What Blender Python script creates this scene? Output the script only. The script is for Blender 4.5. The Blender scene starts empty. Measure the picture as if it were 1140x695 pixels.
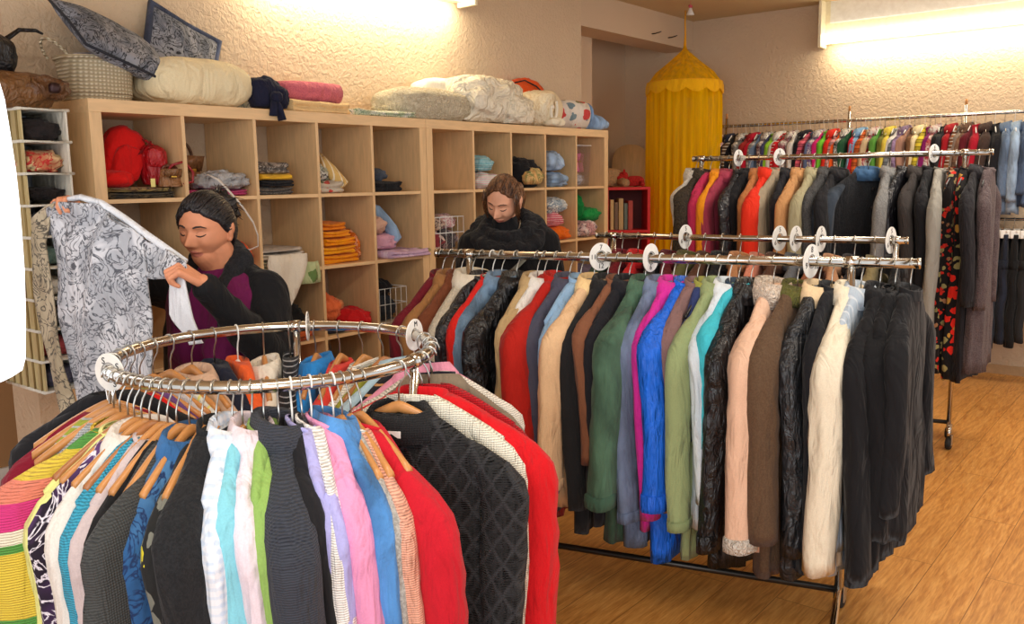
import bpy, bmesh, math, random
from mathutils import Vector, Matrix, noise
PI = math.pi
S = bpy.context.scene
C = S.collection

# ------------------------------------------------------------------ camera, world, light, exposure
yaw, pitch, roll, FPX = .8978, .1498, -.0149, 980.545
f_ = Vector((math.sin(yaw)*math.cos(pitch), math.cos(yaw)*math.cos(pitch), -math.sin(pitch)))
r_ = Vector((math.cos(yaw), -math.sin(yaw), 0)); u_ = r_.cross(f_)
cr, sr = math.cos(roll), math.sin(roll)
rr = r_*cr + u_*sr; uu = u_*cr - r_*sr
cam_data = bpy.data.cameras.new('camera'); cam = bpy.data.objects.new('camera', cam_data); C.objects.link(cam)
cam_data.sensor_width = 36; cam_data.lens = 36*FPX/1140; cam_data.clip_start = .02
mw = Matrix.Identity(4)
for i in range(3):
    mw[i][0] = rr[i]; mw[i][1] = uu[i]; mw[i][2] = -f_[i]
mw[0][3], mw[1][3], mw[2][3] = -1.6949, -3.7985, 1.5195
cam.matrix_world = mw
S.camera = cam
S.view_settings.view_transform = 'Standard'; S.view_settings.look = 'None'
S.view_settings.gamma = 1; S.view_settings.use_curve_mapping = False
S.view_settings.exposure = 0.42
w = bpy.data.worlds.new('daylight'); S.world = w; w.use_nodes = True
w.node_tree.nodes['Background'].inputs[0].default_value = (.93, .96, 1, 1)
w.node_tree.nodes['Background'].inputs[1].default_value = .85

def area(name, loc, rot, sx, sy, power, col):
    l = bpy.data.lights.new(name, 'AREA'); l.shape = 'RECTANGLE'; l.size = sx; l.size_y = sy
    l.energy = power; l.color = col
    o = bpy.data.objects.new(name, l); C.objects.link(o); o.location = loc; o.rotation_euler = rot
    return o
WARM = (1, .91, .78)
# fill lights added under the ceiling, outside the frame
area('ceiling_fill_light', (-1.2, -3.2, 2.84), (0, 0, 0), 1.5, .25, 26, WARM)
area('ceiling_fill_light', (1.6, -3.9, 2.84), (0, 0, PI/2), 1.5, .25, 24, WARM)
area('ceiling_fill_light', (3.9, -3.2, 2.84), (0, 0, PI/2), 1.5, .25, 34, WARM)
# cool fill light added behind and left of the camera
area('cool_fill_light', (-3.1, -4.4, 1.6), (0, math.radians(-90), math.radians(28)), 2.0, 2.2, 42, (.90, .95, 1))

# ------------------------------------------------------------------ materials
def lin(c):
    out = []
    for v in c[:3]:
        v = v/255
        out.append(v/12.92 if v <= .04045 else ((v+.055)/1.055)**2.4)
    return (*out, 1)
MC = {}
class NT:
    def __init__(s, name):
        s.m = bpy.data.materials.new(name); s.m.use_nodes = True
        s.t = s.m.node_tree; s.b = s.t.nodes['Principled BSDF']
        s.tc = None
    def n(s, typ, **kw):
        nd = s.t.nodes.new(typ)
        for k, v in kw.items():
            if isinstance(k, str) and hasattr(nd, k): setattr(nd, k, v)
        return nd
    def l(s, a, b): s.t.links.new(a, b)
    def coord(s, scale=(1, 1, 1), rot=(0, 0, 0), world=False):
        if world:
            g = s.n('ShaderNodeNewGeometry'); src = g.outputs['Position']
        else:
            g = s.n('ShaderNodeTexCoord'); src = g.outputs['Object']
        mp = s.n('ShaderNodeMapping'); s.l(src, mp.inputs[0])
        mp.inputs['Scale'].default_value = scale; mp.inputs['Rotation'].default_value = rot
        return mp.outputs[0]
    def noise(s, vec, scale, detail=3, dist=0, rough=.5):
        x = s.n('ShaderNodeTexNoise'); s.l(vec, x.inputs['Vector'])
        x.inputs['Scale'].default_value = scale; x.inputs['Detail'].default_value = detail
        x.inputs['Distortion'].default_value = dist; x.inputs['Roughness'].default_value = rough
        return x
    def wave(s, vec, scale, axis='X', dist=0, detail=0, prof='SIN'):
        x = s.n('ShaderNodeTexWave'); s.l(vec, x.inputs['Vector']); x.bands_direction = axis
        x.wave_profile = prof
        x.inputs['Scale'].default_value = scale; x.inputs['Distortion'].default_value = dist
        x.inputs['Detail'].default_value = detail
        return x
    def ramp(s, fac, stops, interp='LINEAR'):
        x = s.n('ShaderNodeValToRGB'); s.l(fac, x.inputs[0]); x.color_ramp.interpolation = interp
        e = x.color_ramp.elements
        while len(e) < len(stops): e.new(.5)
        for i, (p, c) in enumerate(stops): e[i].position = p
        for i, (p, c) in enumerate(stops): e[i].color = c
        return x.outputs[0]
    def bump(s, h, strength, dist=.01, prev=None):
        x = s.n('ShaderNodeBump'); s.l(h, x.inputs['Height'])
        x.inputs['Strength'].default_value = strength; x.inputs['Distance'].default_value = dist
        if prev: s.l(prev, x.inputs['Normal'])
        s.l(x.outputs[0], s.b.inputs['Normal']); return x.outputs[0]
    def mix(s, fac, a, b, mode='MIX'):
        x = s.n('ShaderNodeMix'); x.data_type = 'RGBA'; x.blend_type = mode
        for sock, v in ((x.inputs[0], fac), (x.inputs[6], a), (x.inputs[7], b)):
            if isinstance(v, (int, float)): sock.default_value = v
            elif isinstance(v, tuple): sock.default_value = v
            else: s.l(v, sock)
        return x.outputs[2]
    def col(s, v):
        if isinstance(v, tuple): s.b.inputs['Base Color'].default_value = v
        else: s.l(v, s.b.inputs['Base Color'])

def scl(c, k): return tuple(min(255, v*k) for v in c)
def fabric(col, kind='plain', c2=None, c3=None, sc=1):
    key = ('F', tuple(col), kind, c2, c3, sc)
    if key in MC: return MC[key]
    k = NT('cloth_'+kind); b = k.b
    b.inputs['Roughness'].default_value = .9
    b.inputs['Specular IOR Level'].default_value = .25
    b.inputs['Sheen Weight'].default_value = .06; b.inputs['Sheen Roughness'].default_value = .5
    v = k.coord()
    L = lin(col); c2l = lin(c2) if c2 else lin(scl(col, .6)); c3l = lin(c3) if c3 else c2l
    wr = k.noise(k.coord((1, 1, .35)), 14, 3, .6)            # soft creases running down the cloth
    nb = k.bump(wr.outputs[0], .8, .04)
    fine = k.noise(v, 260, 2)
    base = k.mix(fine.outputs[0], lin(scl(col, .93)), lin(scl(col, 1.05)))
    if kind == 'plain': k.col(base); k.bump(fine.outputs[0], .15, .004, nb)
    elif kind == 'knit':
        wv = k.wave(v, 62, 'Z', 2.5, 1); wx = k.wave(v, 55, 'X', 1.5, 1)
        k.col(k.mix(wv.outputs[0], lin(scl(col, .82)), lin(scl(col, 1.08))))
        n2 = k.bump(wv.outputs[0], .35, .005, nb); k.bump(wx.outputs[0], .45, .005, n2)
    elif kind == 'cable':
        wx = k.wave(k.coord((1, 0, 1), (0, .0, 0)), 14, 'X', 6, 1); 
        d1 = k.wave(k.coord((1, 0, 1), (0, .6, 0)), 7.5, 'X', .6, 0); d2 = k.wave(k.coord((1, 0, 1), (0, -.6, 0)), 7.5, 'X', .6, 0)
        mx = k.n('ShaderNodeMath', operation='MAXIMUM'); k.l(d1.outputs[0], mx.inputs[0]); k.l(d2.outputs[0], mx.inputs[1])
        k.col(k.mix(k.ramp(mx.outputs[0], [(.85, (0, 0, 0, 1)), (1, (1, 1, 1, 1))]), L, lin(scl(col, 1.5))))
        n2 = k.bump(mx.outputs[0], .9, .02, nb); wz = k.wave(v, 60, 'Z', 2, 1); n3 = k.bump(wz.outputs[0], .6, .006, n2)
        k.bump(wx.outputs[0], .4, .01, n3)
    elif kind == 'denim':
        bl = k.noise(k.coord((1, 1, .5)), 9, 4, .4)
        k.col(k.mix(k.ramp(bl.outputs[0], [(.4, (0, 0, 0, 1)), (.68, (1, 1, 1, 1))]), base, lin(scl(col, 1.45)) if not c2 else c2l))
        k.bump(fine.outputs[0], .35, .004, nb)
    elif kind == 'tweed':
        a = k.noise(v, 170, 2, 0, .8)
        k.col(k.mix(k.ramp(a.outputs[0], [(.42, (0, 0, 0, 1)), (.58, (1, 1, 1, 1))]), L, c2l))
        k.bump(a.outputs[0], .4, .006, nb)
    elif kind == 'leather':
        b.inputs['Roughness'].default_value = .36; b.inputs['Specular IOR Level'].default_value = .5
        b.inputs['Sheen Weight'].default_value = 0
        a = k.noise(k.coord((1, 1, .6)), 22, 4, 1.2); k.col(L); k.bump(a.outputs[0], .8, .035, nb)
    elif kind == 'quilt':
        b.inputs['Roughness'].default_value = .42; b.inputs['Sheen Weight'].default_value = 0
        a = k.noise(k.coord((1, 1, .22)), 55, 3, .8); k.col(k.mix(a.outputs[0], lin(scl(col, .72)), lin(scl(col, 1.2))))
        k.bump(a.outputs[0], .7, .02, nb)
    elif kind == 'velvet':
        b.inputs['Sheen Weight'].default_value = .08; b.inputs['Sheen Roughness'].default_value = .4
        k.col(L)
    elif kind == 'fur':
        a = k.noise(v, 60, 4, 1.5); k.col(k.mix(k.ramp(a.outputs[0], [(.35, (0, 0, 0, 1)), (.65, (1, 1, 1, 1))]), L, c2l)); k.bump(a.outputs[0], 1, .04)
    elif kind in ('stripes_z', 'stripes_x'):
        wv = k.wave(v, 6*sc, 'Z' if kind[-1] == 'z' else 'X', .3)
        stops = [(0, L), (.4, c2l), (.72, c3l if c3 else L)]
        k.col(k.ramp(wv.outputs[0], stops, 'CONSTANT')); k.bump(fine.outputs[0], .2, .005, nb)
    elif kind == 'check':
        a = k.wave(v, 9*sc, 'Z'); d = k.wave(v, 9*sc, 'X')
        m = k.n('ShaderNodeMath', operation='ADD'); k.l(a.outputs[0], m.inputs[0]); k.l(d.outputs[0], m.inputs[1])
        h = k.n('ShaderNodeMath', operation='MULTIPLY'); k.l(m.outputs[0], h.inputs[0]); h.inputs[1].default_value = .5
        k.col(k.ramp(h.outputs[0], [(0, L), (.4, k_mix(L, c2l)), (.68, c2l)], 'CONSTANT'))
    elif kind == 'floral':
        vo = k.n('ShaderNodeTexVoronoi'); vo.inputs['Scale'].default_value = 17*sc
        dn = k.noise(v, 20, 2); vv = k.mix(.05, v, dn.outputs['Color']); k.l(vv, vo.inputs['Vector'])
        petals = k.ramp(vo.outputs['Distance'], [(0, (1, 1, 1, 1)), (.42, (0, 0, 0, 1))], 'CONSTANT')
        hue = k.n('ShaderNodeSeparateColor'); k.l(vo.outputs['Color'], hue.inputs[0])
        pc = k.ramp(hue.outputs[0], [(0, c2l), (.45, c3l), (.75, lin((150, 140, 90)))], 'CONSTANT')
        k.col(k.mix(petals, L, pc))
    elif kind == 'print':
        a = k.noise(k.coord((1, 1, 1)), 9*sc, 3, 3.2, .45)
        r1 = k.ramp(a.outputs[0], [(.44, (0, 0, 0, 1)), (.48, (1, 1, 1, 1)), (.505, (1, 1, 1, 1)), (.54, (0, 0, 0, 1))])
        a2 = k.noise(k.coord((1, 1, 1)), 4*sc, 2, 1.5)
        r2 = k.ramp(a2.outputs[0], [(.42, (0, 0, 0, 1)), (.56, (1, 1, 1, 1))])
        mid = k.mix(r2, L, c2l); k.col(k.mix(r1, mid, c3l))
    elif kind == 'bands':    # wide coloured knit bands
        sp = k.n('ShaderNodeSeparateXYZ'); k.l(v, sp.inputs[0])
        mr = k.n('ShaderNodeMapRange'); k.l(sp.outputs[2], mr.inputs[0]); mr.inputs[1].default_value = -.62; mr.inputs[2].default_value = -.08
        Y, G, P_, W_, O = [lin(x) for x in ((222, 196, 70), (86, 150, 70), (214, 60, 130), (232, 226, 205), (226, 132, 110))]
        k.col(k.ramp(mr.outputs[0], [(0, W_), (.06, Y), (.1, O), (.16, P_), (.2, G), (.36, Y), (.62, G), (.65, W_), (.7, P_), (.8, O), (.86, Y), (.94, G)], 'CONSTANT'))
        kb = k.wave(v, 60, 'Z', 1.5, 1); k.bump(kb.outputs[0], .6, .008, nb)
    MC[key] = k.m
    return k.m
def k_mix(a, b): return tuple((x+y)/2 for x, y in zip(a, b))

def simple(name, col, rough=.5, metal=0, spec=.5, emit=None, es=1):
    key = (name, tuple(col), rough, metal, emit, es)
    if key in MC: return MC[key]
    k = NT(name); k.b.inputs['Roughness'].default_value = rough; k.b.inputs['Metallic'].default_value = metal
    nz = k.noise(k.coord(), 30, 3)
    k.col(k.mix(nz.outputs[0], lin(scl(col, .92)), lin(scl(col, 1.06))))
    k.b.inputs['Specular IOR Level'].default_value = spec
    if emit: k.b.inputs['Emission Color'].default_value = lin(emit); k.b.inputs['Emission Strength'].default_value = es
    MC[key] = k.m
    return k.m
CHROME = simple('chrome', (205, 200, 192), .16, 1)
STEEL = simple('wire_steel', (190, 188, 182), .28, 1)
WHITEP = simple('white_plastic', (238, 236, 230), .4)
BLACKP = simple('black_plastic', (24, 24, 26), .35)
RUBBER = simple('black_rubber', (22, 22, 22), .7)
RED_LACQ = simple('red_lacquer', (206, 24, 22), .4)
SKIN1 = simple('skin', (212, 142, 106), .55, 0, .35)
SKIN2 = simple('skin_light', (226, 166, 134), .55, 0, .35)
LIPS = simple('lips', (188, 110, 92), .5)
INK = simple('black_ink', (18, 18, 20), .6)

def wood(col, name='birch_veneer', axis='Z', rough=.42):
    key = (name, tuple(col), axis)
    if key in MC: return MC[key]
    k = NT(name); k.b.inputs['Roughness'].default_value = rough
    s = {'X': (.15, 1, 1), 'Y': (1, .15, 1), 'Z': (1, 1, .15)}[axis]
    g = k.noise(k.coord(s, world=True), 34, 4, 1.2)
    k.col(k.mix(k.ramp(g.outputs[0], [(.3, (0, 0, 0, 1)), (.7, (1, 1, 1, 1))]), lin(scl(col, .95)), lin(scl(col, 1.03))))
    MC[key] = k.m
    return k.m
BIRCH = wood((226, 188, 138))
HWOOD = wood((196, 136, 78), 'hanger_wood', 'X', .35)
HWOOD2 = wood((170, 112, 66), 'dark_hanger_wood', 'X', .35)

def wall_mat(col, name, strength):
    k = NT(name); k.b.inputs['Roughness'].default_value = .8; k.b.inputs['Specular IOR Level'].default_value = .2
    v = k.coord(world=True); a = k.noise(v, 38, 3, .8); b2 = k.noise(v, 2.2, 2)
    k.col(k.mix(b2.outputs[0], lin(scl(col, .97)), lin(scl(col, 1.02))))
    k.bump(a.outputs[0], strength, .02)
    return k.m
WALL = wall_mat((214, 190, 160), 'embossed_wallpaper', .55)
WALLS = wall_mat((210, 186, 158), 'painted_wall', .05)
CEIL = wall_mat((206, 184, 146), 'ceiling_paint', .05)

def floor_mat():
    k = NT('laminate_planks'); k.b.inputs['Roughness'].default_value = .34
    v = k.coord(world=True)
    br = k.n('ShaderNodeTexBrick'); k.l(v, br.inputs['Vector'])
    br.inputs['Scale'].default_value = 1; br.inputs['Brick Width'].default_value = 1.25; br.inputs['Row Height'].default_value = .19
    br.inputs['Mortar Size'].default_value = .0015; br.inputs['Mortar Smooth'].default_value = .2
    br.inputs['Color1'].default_value = (.25, .25, .25, 1); br.inputs['Color2'].default_value = (.85, .85, .85, 1); br.inputs['Mortar'].default_value = (0, 0, 0, 1)
    off = k.mix(1, v, br.outputs['Color'], 'ADD')
    mp = k.n('ShaderNodeMapping'); k.l(off, mp.inputs[0]); mp.inputs['Scale'].default_value = (.9, 9, 1)
    g = k.noise(mp.outputs[0], 3.2, 5, 1.6, .6); g2 = k.noise(mp.outputs[0], 14, 4, .5)
    c = k.ramp(g.outputs[0], [(.28, lin((172, 108, 46))), (.5, lin((216, 148, 70))), (.72, lin((236, 174, 96)))])
    c = k.mix(.28, c, k.ramp(g2.outputs[0], [(.35, lin((150, 90, 38))), (.65, lin((240, 184, 106)))]))
    tone = k.ramp(br.outputs['Color'], [(0, (.35, .3, .25, 1)), (.2, (.88, .86, .84, 1)), (1, (1.0, 1.0, 1.0, 1))])
    k.col(k.mix(1, c, tone, 'MULTIPLY'))
    k.bump(br.outputs['Fac'], -.2, .002)
    return k.m
FLOOR = floor_mat()

# ------------------------------------------------------------------ mesh helpers
def obj(name, bm, mat, parent=None, smooth=True, loc=None):
    me = bpy.data.meshes.new(name)
    bmesh.ops.recalc_face_normals(bm, faces=bm.faces[:])
    bm.to_mesh(me); bm.free()
    for m in (mat if isinstance(mat, (list, tuple)) else [mat]): me.materials.append(m)
    if smooth:
        for p in me.polygons: p.use_smooth = True
    o = bpy.data.objects.new(name, me); C.objects.link(o)
    if parent: o.parent = parent
    if loc is not None: o.location = loc
    return o
def tag(o, label, cat, group=None, kind=None):
    if label: o['label'] = label
    if cat: o['category'] = cat
    if group: o['group'] = group
    if kind: o['kind'] = kind
    return o
def thing(name, label, cat, loc=(0, 0, 0), rz=0, group=None):
    o = bpy.data.objects.new(name, None); C.objects.link(o); o.location = loc; o.rotation_euler = (0, 0, rz)
    o.empty_display_size = .05
    return tag(o, label, cat, group)
def struct(name, bm, mat):
    o = obj(name, bm, mat, smooth=False); o['kind'] = 'structure'; return o
def dup(root, loc, rz=0, label=None, group=None):
    r = root.copy(); C.objects.link(r); r.location = loc; r.rotation_euler = (0, 0, rz)
    if label: r['label'] = label
    if group: r['group'] = group
    for ch in root.children:
        c = ch.copy(); C.objects.link(c); c.parent = r
        for g in ch.children:
            d = g.copy(); C.objects.link(d); d.parent = c
    return r
def box(bm, x0, x1, y0, y1, z0, z1, bev=0):
    r = bmesh.ops.create_cube(bm, size=1)
    vs = r['verts']
    for v in vs: v.co = Vector(((x0+x1)/2+v.co.x*(x1-x0), (y0+y1)/2+v.co.y*(y1-y0), (z0+z1)/2+v.co.z*(z1-z0)))
    if bev:
        es = {e for v in vs for e in v.link_edges}
        bmesh.ops.bevel(bm, geom=list(es), offset=bev, segments=2, affect='EDGES', profile=.6)
    return bm
def BX(*a, bev=0): return box(bmesh.new(), *a, bev=bev)
def loft(bm, rings, cap0=True, cap1=True, closed=True):
    rows = [[bm.verts.new(p) for p in r] for r in rings]
    n = len(rows[0])
    for a, b in zip(rows, rows[1:]):
        for i in range(n if closed else n-1):
            j = (i+1) % n
            bm.faces.new((a[i], a[j], b[j], b[i]))
    if cap0 and closed: bm.faces.new(rows[0][::-1])
    if cap1 and closed: bm.faces.new(rows[-1])
    return bm
def tube(bm, pts, rad, seg=8, closed=False, flat=None):
    pts = [Vector(p) for p in pts]; n = len(pts); rings = []; prev = None
    for i, p in enumerate(pts):
        if closed: t = pts[(i+1) % n]-pts[i-1]
        else: t = pts[min(i+1, n-1)]-pts[max(i-1, 0)]
        t.normalize()
        if prev is None:
            a = Vector((0, 0, 1)) if abs(t.z) < .9 else Vector((1, 0, 0))
            nx = t.cross(a).normalized()
        else: nx = (prev-t*prev.dot(t)).normalized()
        prev = nx; ny = t.cross(nx)
        r = rad[i] if isinstance(rad, (list, tuple)) else rad
        rings.append([p+nx*math.cos(2*PI*k/seg)*r+ny*math.sin(2*PI*k/seg)*r*(flat or 1) for k in range(seg)])
    if closed: rings.append(rings[0]); loft(bm, rings, False, False); bmesh.ops.remove_doubles(bm, verts=bm.verts[:], dist=1e-6)
    else: loft(bm, rings)
    return bm
def TU(*a, **k): return tube(bmesh.new(), *a, **k)
def lathe(bm, prof, seg=32, c=(0, 0, 0)):
    rings = [[Vector((c[0]+r*math.cos(2*PI*k/seg), c[1]+r*math.sin(2*PI*k/seg), c[2]+z)) for k in range(seg)] for r, z in prof]
    return loft(bm, rings, prof[0][0] > .0005 or True, True)
def spow(v, e): return math.copysign(abs(v)**e, v)
def nz(x, y, z, s=1): return noise.noise(Vector((x*s, y*s, z*s)))

# lump: pillow / crumpled heap
def lump(cx, cy, cz, sx, sy, sz, seed=0, amp=.12, freq=2.5, e=.7, ez=.8, seg=(36, 22), flat=True, rot=None, crease=.5):
    bm = bmesh.new(); rings = []
    for j in range(seg[1]+1):
        ph = -PI/2+PI*j/seg[1]; row = []
        for i in range(seg[0]):
            th = 2*PI*i/seg[0]
            d = Vector((spow(math.cos(ph), ez)*spow(math.cos(th), e), spow(math.cos(ph), ez)*spow(math.sin(th), e), spow(math.sin(ph), ez)))
            q = d*freq
            k = 1+amp*(nz(q.x+seed*7.3, q.y, q.z)+crease*(1-2*abs(nz(q.x*2+seed*3.1, q.y*2, q.z*2))))
            p = Vector((d.x*sx/2*k, d.y*sy/2*k, d.z*sz/2*k))
            if flat and p.z < -sz*.42: p.z = -sz*.42
            if rot: p = rot @ p
            row.append(p+Vector((cx, cy, cz)))
        rings.append(row)
    loft(bm, rings, True, True)
    bmesh.ops.remove_doubles(bm, verts=bm.verts[:], dist=1e-5)
    return bm
# folded stack piece: cross-section in (y,z) with n rounded front folds, extruded along x
def folded(cx, cy, z0, w, d, h, n=3, seed=0, sag=.01):
    bm = bmesh.new(); rings = []; M = 14
    for i in range(M+1):
        u = i/M; x = (u-.5)*w; row = []
        edge = 1-.06*abs(2*u-1)**6
        for k in range(n*6+1):                      # front, bottom to top
            s = k/(n*6); lay = s*n; fr = lay-math.floor(lay) if k < n*6 else 1
            bul = math.sin(PI*fr)**.6 if 0 < fr < 1 else 0
            y = -d/2+.018*(1-bul)+.012*nz(x*6+seed, s*4, 0)
            z = h*s*(1+.12*nz(x*5+seed*2.7, s*2, 4))
            row.append(Vector((cx+x*edge, cy+y, z0+z-sag*math.sin(PI*u)*s)))
        for k in range(1, 6):
            s = k/6; row.append(Vector((cx+x*edge, cy-d/2+d*s, z0+h*(1+.15*nz(x*7+seed, s*3, 9)))))
        for k in range(4):
            s = 1-k/3; row.append(Vector((cx+x*edge, cy+d/2, z0+h*s)))
        rings.append(row)
    return loft(bm, rings)

# ------------------------------------------------------------------ the room
H = 2.89; XF = 5.737
struct('floor', BX(-4, XF+.1, -6.2, 2.2, -.06, 0), FLOOR)
struct('ceiling', BX(-4, XF+.1, -6.2, 2.2, H, H+.08), CEIL)
struct('wall_left', BX(-.12, 3.944, 0, .25, 0, H), WALL)
struct('wall_alcove', BX(3.944, 4.5, .27, .40, 0, H), WALLS)
struct('wall_recess', BX(4.4, XF+.1, .705, .80, 0, H), WALLS)
struct('trim_1', BX(3.944, XF, 0, .27, 2.64, H), WALLS)
struct('wall_back', BX(XF, XF+.1, -6.2, .8, 0, H), WALL)
struct('wall_corridor', BX(-4, 1.2, .95, 1.05, 0, H), wall_mat((170, 130, 88), 'shaded_brown_wall', .05))  # the corridor's shadow is put into the brown of this wall
struct('baseboard_corridor', BX(-4, 1.2, .93, .95, 0, .1), simple('white_paint', (225, 220, 210), .5))
struct('baseboard_back', BX(XF-.015, XF, -6.2, 0, 0, .07), simple('beige_paint', (196, 160, 116), .5))

# wall mounted fluorescent lamps
def lamp(name, label, loc, rz, length, power):
    t = thing(name, label, 'lamp', loc, rz)     # local: x along the wall, -y into the room
    h = bmesh.new(); box(h, 0, length, -.07, 0, 0, .42, bev=.004)
    obj('housing', h, simple('cream_enamel', (244, 232, 200), .35), t, False)
    for x in (0, length):
        e = BX(x-.012, x+.012, -.17, -.02, -.03, .42, bev=.004); obj('end_cap', e, simple('cream_enamel', (244, 232, 200), .35), t, False)
    g = bmesh.new(); tube(g, [(0.02, -.115, .035), (length-.02, -.115, .035)], .040, 20)
    obj('tube', g, simple('lit_tube', (255, 248, 232), .4, emit=(255, 244, 222), es=4), t)
    d = BX(.05, length-.05, -.078, -.071, .16, .40, bev=.003)
    obj('reflector_plate', d, simple('white_reflector', (250, 246, 236), .3), t, False)
    a = area('tube_light', (0, 0, 0), (0, 0, 0), length*.92, .05, power, (1, .88, .64)); a.parent = t
    a.location = (length/2, -.13, -.02); a.rotation_euler = (math.radians(38), 0, 0)
    return t
lamp('fluorescent_lamp', 'long cream fluorescent lamp high on the far wall above the clothes rails', (XF-.005, -1.2, 2.56), -PI/2, 1.75, 6.5)
lamp('fluorescent_lamp', 'bright fluorescent lamp above the white bedding, cut off by the top of the picture', (.95, -.005, 2.60), 0, 1.60, 8)

# ------------------------------------------------------------------ bookcases (two 5 x 5 units of 1.85 m)
def bookcase(x0, label):
    t = thing('bookcase', label, 'shelf', (x0, 0, 0)); Wd = 1.85; T = .05; th = .016; D = .39
    cw = (Wd-2*T-4*th)/5
    for x in (0, Wd-T): obj('side_panel', BX(x+.0005, x+T-.0005, -D, -.005, 0, Wd-T, bev=.0015), BIRCH, t, False)
    obj('top_panel', BX(0, Wd, -D-.001, -.005, Wd-T, Wd, bev=.0015), wood((230, 192, 142), 'birch_veneer', 'X'), t, False)
    obj('bottom_panel', BX(T, Wd-T, -D, -.005, .0, T, bev=.0015), wood((230, 192, 142), 'birch_veneer', 'X'), t, False)
    for k in range(1, 5):
        x = T+k*cw+(k-1)*th; obj('divider', BX(x, x+th, -D+.002, -.005, T, Wd-T), BIRCH, t, False)
        for c in range(5):
            xx = T+c*(cw+th); z = T+k*cw+(k-1)*th
            obj('shelf_board', BX(xx+.0004, xx+cw-.0004, -D+.003, -.005, z, z+th), wood((230, 192, 142), 'birch_veneer', 'X'), t, False)
    return t
bookcase(0, 'birch cube bookcase on the left, behind the woman holding up the shirt')
bookcase(1.852, 'birch cube bookcase on the right, behind the woman with bowed head')
CW = (1.85-.1-.064)/5
def cell(u, c, r):   # centre x, floor z of a compartment (r = 0 is the top row)
    return u*1.852+.05+c*(CW+.016)+CW/2, .05+(4-r)*(CW+.016)

def put(name, bm, mat, label, cat, group=None, parent=None):
    o = obj(name, bm, mat, parent)
    # move the origin to the object's base so its texture stays with it
    if not parent:
        me = o.data; xs = [v.co for v in me.vertices]
        c = Vector((sum(p.x for p in xs)/len(xs), sum(p.y for p in xs)/len(xs), min(p.z for p in xs)))
        me.transform(Matrix.Translation(-c)); o.location = c
        tag(o, label, cat, group)
    return o

# ------------------------------------------------------------------ clothes folded in the compartments
SEED = [0]
def FO(u, c, r, dx, dz, wd, d, h, n, col, kind, label, y=-.22, group=None, **kw):
    SEED[0] += 1; x, z = cell(u, c, r)
    return put('folded_cloth', folded(x+dx, y, z+dz+.001, wd, d, h, n, SEED[0]*1.7), fabric(col, kind, **kw), label, 'clothes', group)
def LU(u, c, r, dx, dz, sx, sy, sz, col, kind, label, y=-.22, amp=.16, freq=2.2, name='crumpled_cloth', cat='clothes', e=.85, ez=.95, **kw):
    amp *= 1.35; freq *= 1.3
    SEED[0] += 1; x, z = cell(u, c, r)
    if u == 1 and (c, r) not in ((0, 0), (4, 0), (0, 1)): dx += .045; y -= .045; sx = min(.30, sx*1.15); sz *= 1.08; dz *= 1.08
    return put(name, lump(x+dx, y, z+dz+sz*.42, sx, sy, sz, SEED[0], amp, freq, e, ez), fabric(col, kind, **kw), label, cat)

# top row, left unit
x, z = cell(0, 0, 0)
FO(0, 0, 0, .0, 0, .29, .27, .025, 3, (120, 104, 78), 'print', 'olive patterned cloth folded flat under the red backpack', c2=(70, 62, 50), c3=(30, 28, 26))
FO(0, 0, 0, .0, .027, .28, .26, .018, 2, (170, 150, 92), 'print', 'yellowish patterned cloth lying on the olive one under the red backpack', c2=(120, 96, 60), c3=(60, 40, 30))
t = thing('backpack', 'large red backpack lying in the top left compartment', 'bag', (x-.02, -.22, z+.046))
RB = fabric((214, 24, 20), 'plain')
obj('bag_body', lump(.015, .03, .125, .165, .13, .26, 5, .07, 2.2, .55, .75, rot=Matrix.Rotation(.38, 3, 'Y')), RB, t)
obj('base_flap', lump(-.06, -.02, .032, .16, .17, .075, 8, .08, 1.8), RB, t)
obj('front_pocket', lump(.012, -.035, .095, .12, .045, .15, 9, .08, 2.4, .5, .7, rot=Matrix.Rotation(.38, 3, 'Y')), fabric((206, 22, 20)), t)
obj('piping', TU([(-.07+.17*s*.5+.10*math.sin(s*1.6), -.052, .04+.2*s-.05*s*s) for s in [i/12 for i in range(13)]], .004, 6), fabric((120, 10, 14)), t)
obj('strap', TU([(.10, -.02, .20), (.135, -.07, .16), (.14, -.09, .08), (.12, -.09, .02)], .012, 8, flat=.4), fabric((170, 16, 18)), t)
t = thing('handbag', 'small dark red handbag standing right of the red backpack', 'bag', (x+.095, -.27, z+.046))
obj('bag_body', lump(0, 0, .085, .09, .10, .18, 12, .05, 1.5, .6, .6), fabric((160, 20, 28), 'leather'), t)
obj('flap', lump(0, -.03, .12, .086, .06, .09, 13, .04, 1.4, .6, .6), fabric((176, 24, 32), 'leather'), t)
obj('tag', BX(-.05, -.03, -.066, -.062, .0, .035, bev=.001), simple('cream_card', (240, 226, 140), .6), t)
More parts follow.
